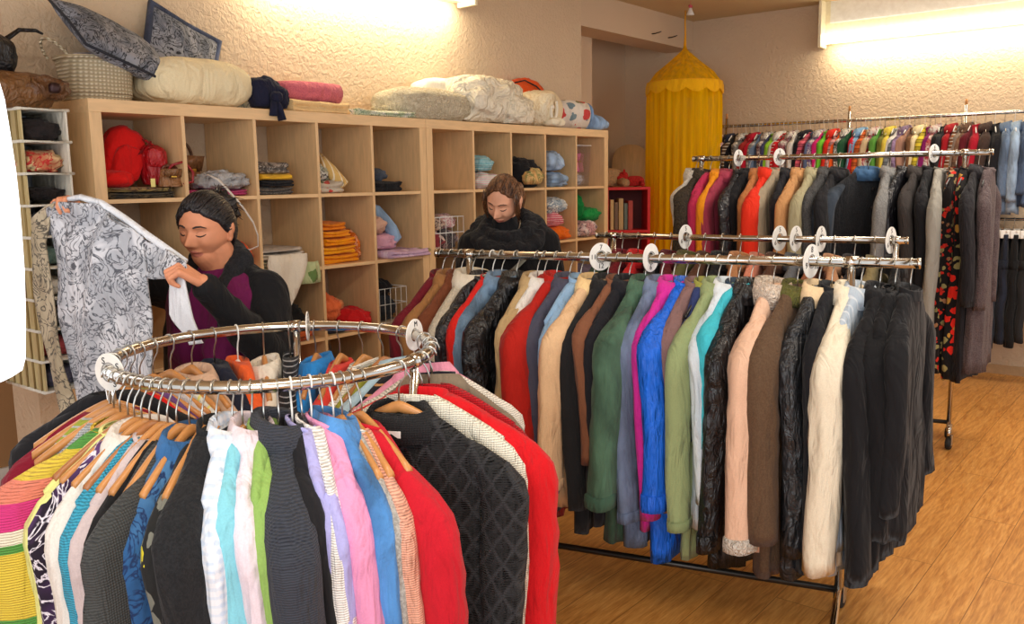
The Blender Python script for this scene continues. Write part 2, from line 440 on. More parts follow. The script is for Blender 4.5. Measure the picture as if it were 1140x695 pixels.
def handbag(name, label, loc, w, d, h, col, hcol, rz=0, hh=.12):
    t = thing(name, label, 'bag', loc, rz); rings = []
    for j in range(9):
        s = j/8; k = 1-.28*s; dd = d*(1-.55*s)
        rings.append([Vector((spow(math.cos(a), .5)*w/2*k, spow(math.sin(a), .6)*dd/2+.006*nz(a*2, s*4, w*9), h*s)) for a in [2*PI*i/28 for i in range(28)]])
    obj('bag_body', loft(bmesh.new(), rings), fabric(col, 'leather'), t)
    obj('handle', TU([(w*.30*math.cos(a), 0, h*.92+hh*math.sin(a)) for a in [PI*i/14 for i in range(15)]], .007, 8), fabric(hcol, 'leather'), t)
    obj('flap', loft(bmesh.new(), [[Vector((xx, -d/2*(1-.4*s)-.004, h*(.98-.45*s))) for xx in (-w*.36, w*.36)]+[Vector((xx, -d/2*(1-.4*s)-.010, h*(.98-.45*s))) for xx in (w*.36, -w*.36)] for s in (0, .5, 1)]), fabric(scl(col, .9), 'leather'), t)
    obj('buckle', BX(-.012, .012, -d/2-.012, -d/2-.004, h*.5, h*.6, bev=.002), simple('brass', (200, 160, 70), .3, 1), t, False)
    return t
x1, z1 = cell(0, 1, 0)
FO(0, 1, 0, .02, 0, .28, .24, .03, 2, (196, 70, 120), 'plain', 'pink cloth folded under the grey pouch in the second top compartment')
handbag('handbag', 'brown leather handbag with a dark handle leaning in the second top compartment', (x1-.05, -.16, z1+.033), .19, .11, .15, (150, 100, 62), (96, 62, 40), .25, .07)
LU(0, 1, 0, .045, .032, .22, .16, .085, (176, 176, 178), 'leather', 'crumpled silvery grey bag in front of the brown handbag', y=-.29, amp=.25, name='pouch', cat='bag')
LU(0, 1, 0, .12, .033, .09, .12, .06, (30, 28, 34), 'plain', 'black pouch at the right of the silvery bag', y=-.2, name='pouch', cat='bag')
t = handbag('handbag', 'small tan shoulder bag with dark red strap between the first two top compartments', (x+.135, -.33, z+.046), .10, .07, .075, (150, 104, 66), (110, 60, 40), -.15, .02)
obj('strap', TU([(-.03, -.02, .05), (.0, -.035, .09), (.05, -.04, .105), (.085, -.04, .06), (.08, -.04, .02), (.04, -.04, .01)], .006, 8), fabric((150, 26, 30), 'leather'), t)
# curtain tape hanging out of the second compartment
t = obj('white_strap', TU([(.50, -.36, 1.565), (.526, -.42, 1.536), (.58, -.43, 1.475), (.639, -.42, 1.417), (.69, -.42, 1.345), (.718, -.41, 1.285), (.715, -.41, 1.235), (.66, -.42, 1.222), (.60, -.42, 1.232), (.537, -.42, 1.262)], .010, 8, flat=.25), fabric((226, 222, 216)))
tag(t, 'white strap looping out of the compartment behind the head of the woman with the shirt', 'strap')

FO(0, 2, 0, -.05, 0, .22, .24, .035, 2, (120, 112, 104), 'tweed', 'grey speckled cloth at the bottom of the third top compartment pile', c2=(60, 58, 58))
FO(0, 2, 0, -.02, .037, .20, .22, .03, 2, (34, 32, 36), 'plain', 'black cloth in the third top compartment pile, under the yellow one')
FO(0, 2, 0, -.03, .069, .18, .24, .028, 1, (236, 184, 50), 'plain', 'yellow cloth with a pointed fold in the third top compartment')
FO(0, 2, 0, -.05, .099, .20, .22, .05, 2, (112, 100, 90), 'print', 'brown and grey patterned cloth on top of the yellow one', c2=(70, 64, 60), c3=(180, 170, 160))
FO(0, 3, 0, -.06, 0, .16, .24, .06, 2, (198, 186, 168), 'floral', 'flower patterned white cloth folded in the fourth top compartment', c2=(200, 70, 60), c3=(90, 110, 70))
LU(0, 3, 0, -.08, .062, .13, .16, .09, (210, 206, 196), 'print', 'green and white patterned scarf heaped on the flowery cloth', c2=(120, 130, 90), c3=(60, 50, 46))
x3, z3 = cell(0, 3, 0)
put('cloth_roll', tube(bmesh.new(), [(x3-.03, -.2, z3+.18), (x3+.0, -.26, z3+.11), (x3+.04, -.32, z3+.035)], [.032, .036, .03], 14), fabric((218, 180, 110), 'stripes_x', c2=(240, 226, 196)), 'cream and ochre cloth roll leaning in the fourth top compartment', 'clothes')
FO(0, 4, 0, -.04, 0, .22, .26, .055, 2, (24, 24, 28), 'plain', 'black trousers folded in the fifth top compartment')
LU(0, 4, 0, -.06, .055, .16, .2, .075, (58, 64, 74), 'denim', 'dark grey jeans crumpled on the black trousers')
# second row, left unit
LU(0, 0, 1, .02, 0, .26, .28, .18, (60, 64, 78), 'plain', 'dark clothes heap in the compartment behind the held shirt')
LU(0, 1, 1, .05, 0, .2, .24, .10, (226, 220, 210), 'plain', 'white cloth heap in the compartment behind the woman in black')
LU(0, 1, 1, .11, .03, .08, .2, .12, (226, 92, 44), 'plain', 'orange cloth tucked beside the shoulder of the woman in black', y=-.28)
FO(0, 2, 1, -.02, 0, .27, .26, .045, 3, (206, 200, 178), 'stripes_z', 'greenish striped cloth folded under the white one in the third compartment', c2=(120, 140, 100), sc=3)
FO(0, 2, 1, -.03, .047, .26, .26, .035, 2, (214, 202, 186), 'plain', 'beige linen folded in the third compartment of the second row')
FO(0, 2, 1, -.05, .084, .27, .28, .018, 1, (188, 176, 164), 'plain', 'taupe flat cloth on top of the linen pile')
xh, zh = cell(0, 2, 1)
def hang_cloth(pts, mat, label, y0, seed=0, thick=.01):
    # pts: outline rows (z, x left, x right); a draped sheet with real thickness
    bm = bmesh.new(); rings = []; N = 12
    for j, (z, a, b2) in enumerate(pts):
        row = []
        for i in range(N+1): s = i/N; row.append(Vector((a+(b2-a)*s, y0+.012*math.sin(s*9+seed+j*.4)-.01*nz(s*3, j*.7, seed), z)))
        for i in range(N, -1, -1): s = i/N; row.append(Vector((a+(b2-a)*s, y0+thick+.012*math.sin(s*9+seed+j*.4)-.01*nz(s*3, j*.7, seed), z)))
        rings.append(row)
    return put('draped_cloth', loft(bm, rings), mat, label, 'clothes')
hang_cloth([(zh+.075, xh-.14, xh+.06), (zh+.03, xh-.15, xh+.06), (zh-.03, xh-.14, xh+.045), (zh-.08, xh-.13, xh+.015), (zh-.13, xh-.085, xh-.01), (zh-.165, xh-.07, xh-.045)], fabric((232, 222, 204)), 'cream cloth hanging in a point over the shelf edge in the third compartment', -.405, 2)
hang_cloth([(zh+.03, xh+.04, xh+.145), (zh-.0, xh+.03, xh+.15), (zh-.04, xh+.04, xh+.16), (zh-.075, xh+.02, xh+.15)], fabric((190, 200, 150), 'floral', c2=(220, 220, 200), c3=(110, 140, 80)), 'green patterned cloth hanging beside the cream point', -.402, 5)
for k, (dz, h, dx, col) in enumerate([(0, .045, -.02, (236, 150, 14)), (.047, .04, -.03, (244, 166, 20)), (.089, .04, -.02, (240, 150, 10)), (.131, .035, -.04, (246, 158, 24)), (.168, .04, -.06, (228, 130, 20))]):
    FO(0, 3, 1, dx, dz, .24-.02*k, .25, h, 2, col, 'plain', ['amber yellow cloth at the very bottom of the orange pile', 'yellow cloth second from the bottom of the orange pile', 'deep yellow cloth in the middle of the orange pile', 'yellow cloth second from the top of the orange pile', 'dark orange cloth topping the orange pile'][k], group=None)
LU(0, 3, 1, .11, 0, .05, .22, .17, (214, 110, 30), 'print', 'rust patterned cloth upright at the right of the orange pile', c2=(180, 80, 30), c3=(240, 180, 140))
FO(0, 4, 1, .06, 0, .30, .30, .04, 2, (206, 172, 200), 'floral', 'lilac speckled cloth sticking out of the fifth compartment', y=-.27, c2=(226, 200, 220), c3=(180, 140, 180))
LU(0, 4, 1, -.03, .042, .20, .22, .10, (214, 160, 180), 'plain', 'pink cloth crumpled on the lilac one')
LU(0, 4, 1, -.08, .13, .14, .2, .11, (216, 172, 150), 'plain', 'peach cloth heaped above the pink one')
put('crumpled_cloth', tube(bmesh.new(), [(cell(0, 4, 1)[0]+a, -.25-.01*i, cell(0, 4, 1)[1]+b2) for i, (a, b2) in enumerate([(-.10, .27), (-.05, .25), (.0, .20), (.04, .15), (.06, .10), (.03, .08)])], [.03, .036, .034, .036, .034, .02], 14), fabric((118, 142, 168), 'denim'), 'light blue jeans twisted over the pink and peach clothes', 'clothes')
# third row, left unit
LU(0, 2, 2, -.02, .05, .26, .28, .15, (20, 20, 22), 'plain', 'black clothes heap in the third compartment of the third row')
LU(0, 2, 2, .0, 0, .28, .30, .07, (196, 92, 44), 'plain', 'orange brown cloth under the black heap', y=-.25)
LU(0, 3, 2, -.07, .05, .16, .22, .15, (226, 110, 62), 'plain', 'orange cloth heaped in the fourth compartment of the third row')
LU(0, 3, 2, .07, 0, .18, .26, .12, (200, 26, 30), 'plain', 'red cloth heap right of the orange one in the third row', y=-.26)
LU(0, 3, 2, -.06, 0, .16, .24, .06, (60, 60, 72), 'plain', 'dark grey cloth below the orange heap', y=-.25)
LU(0, 3, 2, .0, .10, .09, .14, .07, (216, 140, 90), 'plain', 'salmon cloth on top between orange and red heaps')
# wire baskets
def wire_basket(label, cx, cy, z0, w, d, h):
    t = thing('wire_basket', label, 'basket', (cx, cy, z0)); WH = simple('white_wire', (225, 225, 222), .35)
    for zz in (.004, h*.55, h): obj('rim_wire', TU([(-w/2, -d/2, zz), (w/2, -d/2, zz), (w/2, d/2, zz), (-w/2, d/2, zz)], .003, 6, closed=True), WH, t)
    for k in range(6):
        xx = -w/2+w*k/5
        obj('upright_wire', TU([(xx, -d/2, h), (xx, -d/2, .004), (xx, d/2, .004), (xx, d/2, h)], .0018, 6), WH, t)
    return t
xb, zb = cell(0, 4, 2)
wire_basket('white wire basket of dark clothes in the fifth compartment of the third row', xb-.03, -.24, zb+.001, .20, .22, .19)
LU(0, 4, 2, -.03, .01, .17, .18, .15, (40, 46, 54), 'plain', 'slate clothes inside the wire basket of the left bookcase')
LU(0, 4, 2, -.04, .14, .16, .16, .10, (26, 24, 28), 'plain', 'black clothes bulging over the wire basket of the left bookcase')
# fourth row
for c_, col, lb in ((1, (150, 70, 40), 'rust brown cloth low in the second compartment of the fourth row'), (2, (206, 96, 50), 'orange jumper heaped low in the third compartment of the fourth row'), (3, (70, 74, 90), 'slate cloth heaped low in the fourth compartment of the fourth row')):
    LU(0, c_, 3, 0, 0, .26, .28, .16, col, 'plain', lb)
# right unit, top row
LU(1, 0, 0, -.09, 0, .08, .10, .035, (226, 190, 150), 'plain', 'small peach cloth alone in a top compartment of the right bookcase')
LU(1, 1, 0, -.04, .0, .2, .24, .10, (214, 214, 206), 'stripes_z', 'white and pink striped cloth under the teal one', c2=(226, 150, 170), sc=2)
LU(1, 1, 0, -.06, .10, .15, .2, .09, (110, 178, 190), 'stripes_z', 'teal and white striped cloth above the head of the woman with bowed head', c2=(230, 230, 226), sc=2.4)
LU(1, 2, 0, .0, 0, .26, .26, .19, (22, 22, 26), 'plain', 'black clothes heap right of the head of the bowed woman', e=.9, ez=1)
LU(1, 2, 0, -.02, .02, .14, .1, .10, (206, 160, 96), 'print', 'tan and green cloth in front of the black heap', y=-.35, c2=(90, 130, 80), c3=(230, 190, 130))
LU(1, 3, 0, -.03, .0, .2, .26, .10, (120, 140, 164), 'denim', 'folded light jeans in the fourth top compartment of the right bookcase')
LU(1, 3, 0, -.05, .10, .17, .22, .13, (132, 150, 172), 'denim', 'pale blue denim heaped on the folded light jeans')
xp, zp = cell(1, 4, 0)
t = thing('plastic_box', 'clear plastic box holding a pink bag in the last top compartment', 'box', (xp-.01, -.22, zp+.001))
gl = NT('clear_plastic'); gl.b.inputs['Transmission Weight'].default_value = .9; gl.b.inputs['Roughness'].default_value = .12; gl.col(lin((235, 238, 242))); gl.b.inputs['Alpha'].default_value = .35
obj('box_wall', loft(bmesh.new(), [[Vector((sx*(.085+.01*s), sy*(.10+.01*s), .28*s+.0)) for sx, sy in ((-1, -1), (1, -1), (1, 1), (-1, 1))] for s in (0, 1)], True, False), gl.m, t, False)
obj('box_rim', TU([(-.097, -.112, .28), (.097, -.112, .28), (.097, .112, .28), (-.097, .112, .28)], .004, 6, closed=True), WHITEP, t)
handbag('handbag', 'bright pink bag inside the clear plastic box', (xp-.01, -.22, zp+.10), .14, .1, .13, (240, 120, 170), (236, 130, 176), 0, .03)
LU(1, 4, 0, -.01, .006, .14, .15, .09, (206, 200, 204), 'print', 'grey and white cloth below the pink bag in the clear box', c2=(160, 160, 170), c3=(120, 110, 120))
# right unit, second row
xw, zw = cell(1, 0, 1)
wire_basket('white wire basket of mixed clothes left of the bowed woman', xw-.02, -.24, zw+.001, .25, .24, .20)
LU(1, 0, 1, -.06, .01, .13, .2, .12, (150, 60, 70), 'floral', 'dark red flowery cloth low in the basket left of the bowed woman', c2=(220, 200, 190), c3=(90, 60, 70))
LU(1, 0, 1, .05, .01, .13, .2, .13, (96, 90, 92), 'print', 'grey patterned cloth low right in the basket beside the bowed woman', c2=(180, 150, 150), c3=(40, 40, 44))
LU(1, 0, 1, -.05, .12, .15, .18, .10, (200, 178, 160), 'print', 'beige patterned cloth on top left in the basket beside the bowed woman', c2=(150, 110, 110), c3=(70, 50, 50))
LU(1, 0, 1, .05, .13, .14, .18, .09, (214, 168, 172), 'print', 'pink patterned cloth spilling over the basket beside the bowed woman', c2=(120, 90, 90), c3=(240, 230, 226))
LU(1, 1, 1, 0, 0, .24, .26, .14, (120, 110, 110), 'plain', 'grey cloth heap directly behind the bowed woman')
LU(1, 2, 1, 0, 0, .24, .26, .12, (90, 80, 76), 'plain', 'brown grey cloth heap behind the shoulder of the bowed woman')
LU(1, 3, 1, -.03, 0, .2, .26, .09, (236, 112, 24), 'plain', 'orange cloth at the bottom of the compartment right of the bowed woman')
LU(1, 3, 1, -.05, .085, .14, .2, .10, (206, 90, 110), 'stripes_z', 'red and white striped cloth on the orange one', c2=(238, 232, 226), sc=2)
LU(1, 3, 1, -.02, .17, .2, .2, .10, (176, 190, 200), 'print', 'pale blue and white cloth topping the pile over the orange cloth', c2=(226, 226, 220), c3=(120, 140, 160))
LU(1, 4, 1, -.04, .0, .2, .26, .12, (200, 150, 150), 'print', 'pink grey patterned cloth below the green garment', c2=(226, 210, 204), c3=(110, 90, 96))
LU(1, 4, 1, .03, .10, .24, .2, .10, (24, 140, 66), 'plain', 'bright green garment crumpled in the last compartment of the second row')
LU(1, 4, 1, -.09, .12, .08, .16, .17, (18, 120, 56), 'plain', 'green hood sticking up at the left of the green garment')
for c_, col, lb in ((3, (190, 140, 90), 'tan cloth heap in the fourth compartment of the third row, right bookcase'), (4, (110, 100, 120), 'mauve cloth heap in the last compartment of the third row, right bookcase'), (0, (90, 60, 60), 'maroon cloth heap in the first compartment of the third row, right bookcase')):
    LU(1, c_, 2, 0, 0, .24, .26, .15, col, 'plain', lb)

# ------------------------------------------------------------------ on top of the bookcases
TOP = 1.851
# wicker basket
t = thing('wicker_basket', 'cream wicker basket with a looped handle on the left bookcase', 'basket', (.14, -.19, TOP))
k = NT('white_wicker'); v = k.coord(); wv = k.wave(v, 22, 'Z', 1.5, 1); wa = k.wave(k.coord((1, .3, 0)), 20, 'X', 1, 1)
k.bump(wa.outputs[0], .8, .01)
wz_ = k.n('ShaderNodeMath', operation='MULTIPLY'); k.l(wv.outputs[0], wz_.inputs[0]); k.l(wa.outputs[0], wz_.inputs[1])
k.col(k.mix(wz_.outputs[0], lin((190, 172, 138)), lin((244, 234, 208)))); k.bump(wv.outputs[0], .8, .01)
WICK = k.m
rings = []
for j in range(25):
    s = j/24; rr_ = 1+.12*s; zz = .165*s
    rings.append([Vector(((.125*rr_)*spow(math.cos(a), .8)*(1+.014*math.sin(a*26+(j % 2)*PI)), (.11*rr_)*spow(math.sin(a), .8)*(1+.014*math.sin(a*26+(j % 2)*PI)), zz)) for a in [2*PI*i/104 for i in range(104)]])
for j in range(12): rings.append([v_*.93+Vector((0, 0, .014-.0+(.2-.19*(j/11))*0)) if False else Vector((v_.x*.93, v_.y*.93, .165-.14*j/11)) for v_ in rings[24]])
obj('basket_body', loft(bmesh.new(), rings), WICK, t)
obj('rim', TU([(.142*spow(math.cos(a), .8), .125*spow(math.sin(a), .8), .168) for a in [2*PI*i/40 for i in range(40)]], .008, 8, closed=True), WICK, t)
obj('handle', TU([(-.14+.02*math.cos(a)-.05*math.sin(a), -.05+.10*(1-math.cos(a))*.5, (.165+.07*math.sin(a))) for a in [PI*i/12 for i in range(13)]], .006, 8), WICK, t)
obj('handle', TU([(.03+.03*math.cos(a), -.128, .17+.02*math.sin(a)) for a in [PI*i/10 for i in range(11)]], .006, 8), WICK, t)
obj('lining', lump(0, 0, .155, .24, .2, .08, 3, .05), fabric((196, 190, 200)), t)
# pillows
def pillow(name, w, h, d, seed=0, amp=.03):
    bm = bmesh.new(); N = 26; top = []; bot = []
    for side in (1, -1):
        g = []
        for j in range(N+1):
            row = []
            for i in range(N+1):
                a = 2*i/N-1; b2 = 2*j/N-1
                infl = max(0, (1-abs(a)**2.6)*(1-abs(b2)**2.6))**.55
                px = a*(1-.10*(1-abs(b2)**2)**1.0*0-.10*(1-b2*b2))*w/2 if False else a*(1-.07*(1-b2*b2))*w/2
                py = b2*(1-.07*(1-a*a))*h/2
                row.append(bm.verts.new((px, side*(d/2*infl*(1+amp*6*nz(a*2+seed, b2*2, side))+.002), py)))
            g.append(row)
        for j in range(N):
            for i in range(N): bm.faces.new((g[j][i], g[j][i+1], g[j+1][i+1], g[j+1][i]))
    bmesh.ops.remove_doubles(bm, verts=bm.verts[:], dist=.0045)
    return bm
GP = fabric((112, 116, 126), 'print', c2=(150, 152, 160), c3=(40, 42, 48), sc=1.6)
def place_pillow(label, w, h, d, mat, loc, rot, seed=0, border=None):
    o = obj('pillow', pillow('pillow', w, h, d, seed), mat); tag(o, label, 'pillow')
    o.location = loc; o.rotation_euler = rot
    b2 = TU([(a*w/2*.995, 0, b3*h/2*.995) for a, b3 in ((-1, -1), (-.5, -.965), (0, -.93), (.5, -.965), (1, -1), (.93, 0), (1, 1), (0, .93), (-1, 1), (-.93, 0))], .006 if not border else .018, 8, closed=True, flat=1)
    obj('piping' if not border else 'border', b2, border or fabric((46, 48, 56)), o)
    return o
place_pillow('grey pillow with a dark print lying tilted across the wicker basket', .50, .36, .13, GP, (.245, -.20, TOP+.235), (math.radians(-52), math.radians(16), math.radians(12)), 2)
place_pillow('grey printed pillow with dark border leaning on the wall behind the big cream cushion', .36, .36, .09, GP, (.60, -.075, TOP+.235), (math.radians(-14), math.radians(22), math.radians(0)), 7, fabric((60, 66, 84), 'denim'))
t = put('cushion', lump(.56, -.20, TOP+.10, .50, .34, .23, 21, .05, 1.6, .5, .8, seg=(56, 32), crease=.3), fabric((236, 220, 180)), 'large cream cushion beside the wicker basket', 'cushion')
put('crumpled_cloth', lump(.87, -.10, TOP+.09, .13, .12, .20, 23, .15, 2), fabric((150, 170, 190), 'print', c2=(190, 200, 206), c3=(110, 130, 150)), 'pale blue cloth standing behind the navy bow', 'clothes')
t = thing('fabric_bow', 'navy fabric bow hanging over the front edge of the left bookcase', 'bow', (.875, -.33, TOP))
NV = fabric((28, 30, 52))
obj('bow_loop', lump(-.01, .02, .075, .15, .12, .15, 24, .14, 2.6), NV, t)
obj('bow_loop', lump(.05, .0, .055, .08, .10, .11, 25, .16, 2.6), NV, t)
obj('knot', lump(0, -.06, .055, .05, .05, .05, 26, .1), NV, t)
obj('tail', TU([(0, -.055, .05), (.0, -.078, .0), (.01, -.082, -.05)], [.014, .022, .026], 10, flat=.5), NV, t)
obj('tail', TU([(-.01, -.055, .05), (-.03, -.076, .0), (-.035, -.08, -.03)], [.012, .018, .02], 10, flat=.5), NV, t)
put('folded_cloth', folded(1.17, -.2, TOP+.0005, .38, .3, .06, 2, 31), fabric((222, 190, 138)), 'beige folded blanket under the pink roll', 'clothes')
put('cloth_roll', tube(bmesh.new(), [(1.0, -.22, TOP+.105), (1.1, -.22, TOP+.11), (1.25, -.22, TOP+.112), (1.38, -.22, TOP+.112)], [.044, .05, .052, .05], 20), fabric((206, 110, 124), 'tweed', c2=(186, 92, 108)), 'pink towel rolled up on the beige blanket', 'towel')
put('folded_cloth', folded(1.60, -.24, TOP+.0005, .42, .26, .035, 2, 33), fabric((196, 204, 176), 'print', c2=(226, 222, 214), c3=(120, 140, 110), sc=1.5), 'green and white patterned linen lying flat beside the fluffy pillow', 'clothes')
put('pillow', lump(2.02, -.21, TOP+.085, .66, .32, .20, 34, .05, 3, .7, .75, seg=(60, 30)), fabric((222, 206, 170), 'fur', c2=(250, 240, 214)), 'fluffy cream pillow on the left bookcase', 'pillow')
k = NT('plastic_film'); k.b.inputs['Roughness'].default_value = .22; k.b.inputs['Specular IOR Level'].default_value = .6
k.col(lin((240, 230, 206))); a = k.noise(k.coord(), 9, 4, 1.8); k.bump(a.outputs[0], .9, .06); FILM = k.m
t = thing('bedding_bag', 'big knotted white plastic bag of bedding where the two bookcases meet', 'bag', (2.52, -.22, TOP))
obj('bag_body', lump(0, 0, .135, .62, .36, .30, 40, .14, 2.2, .8, .8, seg=(60, 34)), FILM, t)
obj('folded_end', lump(.17, -.10, .085, .30, .2, .19, 41, .2, 3, seg=(40, 26)), FILM, t)
put('pillow', lump(2.30, -.12, TOP+.19, .50, .2, .15, 42, .08, 2), fabric((246, 238, 220)), 'white pillow lying behind the plastic bag of bedding', 'pillow')
t = thing('cloth_roll', 'cream quilt rolled up right of the plastic bag of bedding', 'blanket', (3.02, -.22, TOP))
obj('roll', tube(bmesh.new(), [(-.02, .16, .11), (0, .0, .12), (.03, -.15, .11)], [.10, .118, .10], 22), fabric((236, 220, 188), 'print', c2=(240, 228, 200), c3=(222, 200, 160)), t)
obj('end_fold', TU([(.03+.05*a2*math.cos(a2*7), -.16, .11+.085*a2*math.sin(a2*7)) for a2 in [i/24 for i in range(3, 25)]], .010, 8), fabric((240, 232, 214)), t)
obj('tie_end', lump(.05, -.15, .03, .16, .1, .06, 44, .2, 2.5), fabric((240, 228, 200)), t)
t = thing('cloth_roll', 'cream blanket roll standing behind the flowery roll', 'blanket', (3.2, -.18, TOP))
obj('roll', lump(0, 0, .12, .26, .24, .27, 45, .07, 1.8), fabric((234, 214, 176)), t)
t = put('crumpled_cloth', lump(3.18, -.055, TOP+.22, .42, .10, .24, 47, .14, 2, ez=1), fabric((226, 84, 22)), 'orange cloth behind the cream blanket rolls', 'clothes')
obj('seam', TU([(-.17, -.045, .18), (-.08, -.06, .2), (.05, -.06, .17), (.16, -.05, .12)], .005, 6), fabric((40, 36, 34)), t)
t = thing('cloth_roll', 'white quilt with red flowers and a blue denim lining, rolled near the right end', 'blanket', (3.46, -.22, TOP))
obj('roll', tube(bmesh.new(), [(-.12, .05, .10), (0, .0, .105), (.11, -.05, .10)], [.098, .102, .095], 22), fabric((226, 216, 204), 'floral', c2=(206, 70, 70), c3=(120, 140, 150), sc=.9), t)
obj('lining', TU([(.115+.001*i, -.055-.07*a2*math.cos(a2*8), .10+.08*a2*math.sin(a2*8)) for i, a2 in enumerate([i/20 for i in range(3, 21)])], .013, 8), fabric((90, 116, 150), 'denim'), t)
put('cloth_roll', tube(bmesh.new(), [(3.60, -.24, TOP+.07), (3.68, -.26, TOP+.062), (3.76, -.28, TOP+.055), (3.83, -.30, TOP+.045)], [.05, .058, .05, .022], 18), fabric((120, 146, 180), 'denim'), 'blue denim roll at the right end of the bookcases', 'clothes')

# ------------------------------------------------------------------ hanging organiser at the left end
t = thing('shoe_organizer', 'narrow canvas organiser of small compartments left of the bookcases', 'shelf', (-.175, -.24, 0))
CAN_SHADED = fabric((196, 178, 128), 'stripes_x', c2=(178, 158, 106), c3=(206, 190, 146), sc=3); WHT = fabric((222, 216, 200))  # striped side canvas has its shade put into the yellowish colour
X0, X1, Y0, Y1 = -.085, .085, -.165, .165
obj('side_panel', BX(X0, X0+.008, Y0, Y1, .745, 1.80, bev=.002), CAN_SHADED, t, False)
obj('side_panel', BX(X1-.008, X1, Y0, Y1, .745, 1.80, bev=.002), WHT, t, False)
obj('back_panel', BX(X0+.008, X1-.008, Y1-.008, Y1, .745, 1.80), fabric((176, 180, 190), 'stripes_x', c2=(200, 204, 210)), t, False)
for kk in range(10):
    zz = .745+kk*.1165
    obj('shelf', BX(X0, X1, Y0, Y1-.008, zz, zz+.008, bev=.002), WHT, t, False)
    obj('edge_binding', TU([(X0-.004, Y1, zz+.004), (X0-.004, Y0-.004, zz+.004), (X1+.004, Y0-.004, zz+.004), (X1+.004, Y1, zz+.004)], .006, 6), WHT, t)
for kk in range(6):
    yy = Y0+.02+kk*.06
    obj('stitching', TU([(X0-.003, yy, .75), (X0-.003+.002*nz(kk, 1, 1), yy+.004, 1.2), (X0-.003, yy, 1.79)], .004, 6), fabric((150, 130, 84)), t)
for kk, (col, lb) in enumerate([((40, 34, 34), 'dark soft toys in the top compartment of the canvas organiser'), ((196, 120, 84), 'beige and red cloth in the second compartment of the canvas organiser'), ((30, 24, 24), 'black shoes in the third compartment of the canvas organiser'), ((130, 134, 146), 'grey cloth in the fourth compartment of the canvas organiser')]):
    zz = .28+(12-kk)*.1165+.009
    o = put('crumpled_cloth' if kk in (1, 3) else ('soft_toy' if kk == 0 else 'shoe'), lump(-.175, -.30, zz+.035, .14, .16, .085 if kk != 2 else .05, 60+kk, .3, 3), fabric(col, 'print' if kk == 1 else 'plain', c2=(226, 200, 150), c3=(190, 40, 44)), lb, 'toy' if kk == 0 else ('shoe' if kk == 2 else 'clothes'))
for kk in range(1, 13):
    if kk < 6: put('crumpled_cloth', lump(-.175, -.28, .745+(kk-1)*.1165+.044, .14, .18, .07, 70+kk, .25, 3), fabric([(90, 90, 110), (150, 60, 60), (60, 60, 60), (200, 190, 170), (80, 100, 90), (120, 80, 60), (50, 50, 70), (170, 150, 120)][kk-1]), ['slate', 'maroon', 'dark grey', 'cream', 'grey green', 'brown', 'navy', 'khaki'][kk-1]+' cloth in a low compartment of the canvas organiser, behind the held shirt', 'clothes')
for kk in (-.06, .06): obj('wall_strap', TU([(kk, Y1, 1.78), (kk, .232, 1.90)], .006, 6), WHT, t)
t = thing('travel_bag', 'brown folded leather bag lying on top of the canvas organiser', 'bag', (-.20, -.28, 1.803))
obj('bag_body', lump(-.06, 0, .06, .34, .28, .15, 81, .10, 1.8, .8, .8), fabric((122, 84, 48), 'leather'), t)
obj('flap', lump(.03, -.09, .07, .2, .1, .09, 82, .2, 2.6), fabric((104, 70, 44), 'leather'), t)
obj('clasp', lump(.06, -.155, .07, .04, .03, .04, 83, .1), simple('dark_metal', (60, 40, 40), .4, .6), t)
t = thing('handbag', 'black bag with a curved handle at the far left above the brown bag', 'bag', (-.30, -.26, 1.93))
obj('bag_body', lump(0, 0, .06, .2, .16, .16, 85, .1, 1.8), fabric((22, 22, 26), 'leather'), t)
obj('handle', TU([(.06, -.0, .08), (.085, -.0, .13), (.13, 0, .165), (.19, 0, .17), (.215, 0, .16)], [.012, .010, .008, .007, .004], 10), fabric((20, 20, 24), 'leather'), t)

# overexposed white shape at the left edge; its glare is added as emission
t = thing('glowing_white_shape', 'blown-out white shape with a rounded edge at the left border, glow added', 'lamp', (-.735, -1.335, 1.06), math.atan2(-.782, .623))
fr = [Vector((x_, 0, z_)) for x_, z_ in [(-.05, .93), (-.005, .86), (.020, .80), (.033, .724), (.042, .679), (.048, .59), (.053, .5), (.054, .408), (.052, .316), (.05, .246), (.042, .128), (.030, .008), (.018, -.026), (-.010, -.043), (-.033, -.054), (-.132, -.087), (-.6, -.22), (-.6, .93)]]
rings = [[p+Vector((0, -.02, 0)) for p in fr], [p+Vector((0, .02, 0)) for p in fr]]
obj('panel', loft(bmesh.new(), rings), simple('added_white_glow', (250, 252, 255), .4, emit=(240, 246, 255), es=1.5), t, False)
obj('stand', BX(-.45, -.42, -.02, .02, -1.06, -.06, bev=.004), simple('white_metal', (230, 230, 230), .4), t, False)
obj('foot', BX(-.55, -.32, -.12, .12, -1.06, -1.04, bev=.004), simple('white_metal', (230, 230, 230), .4), t, False)

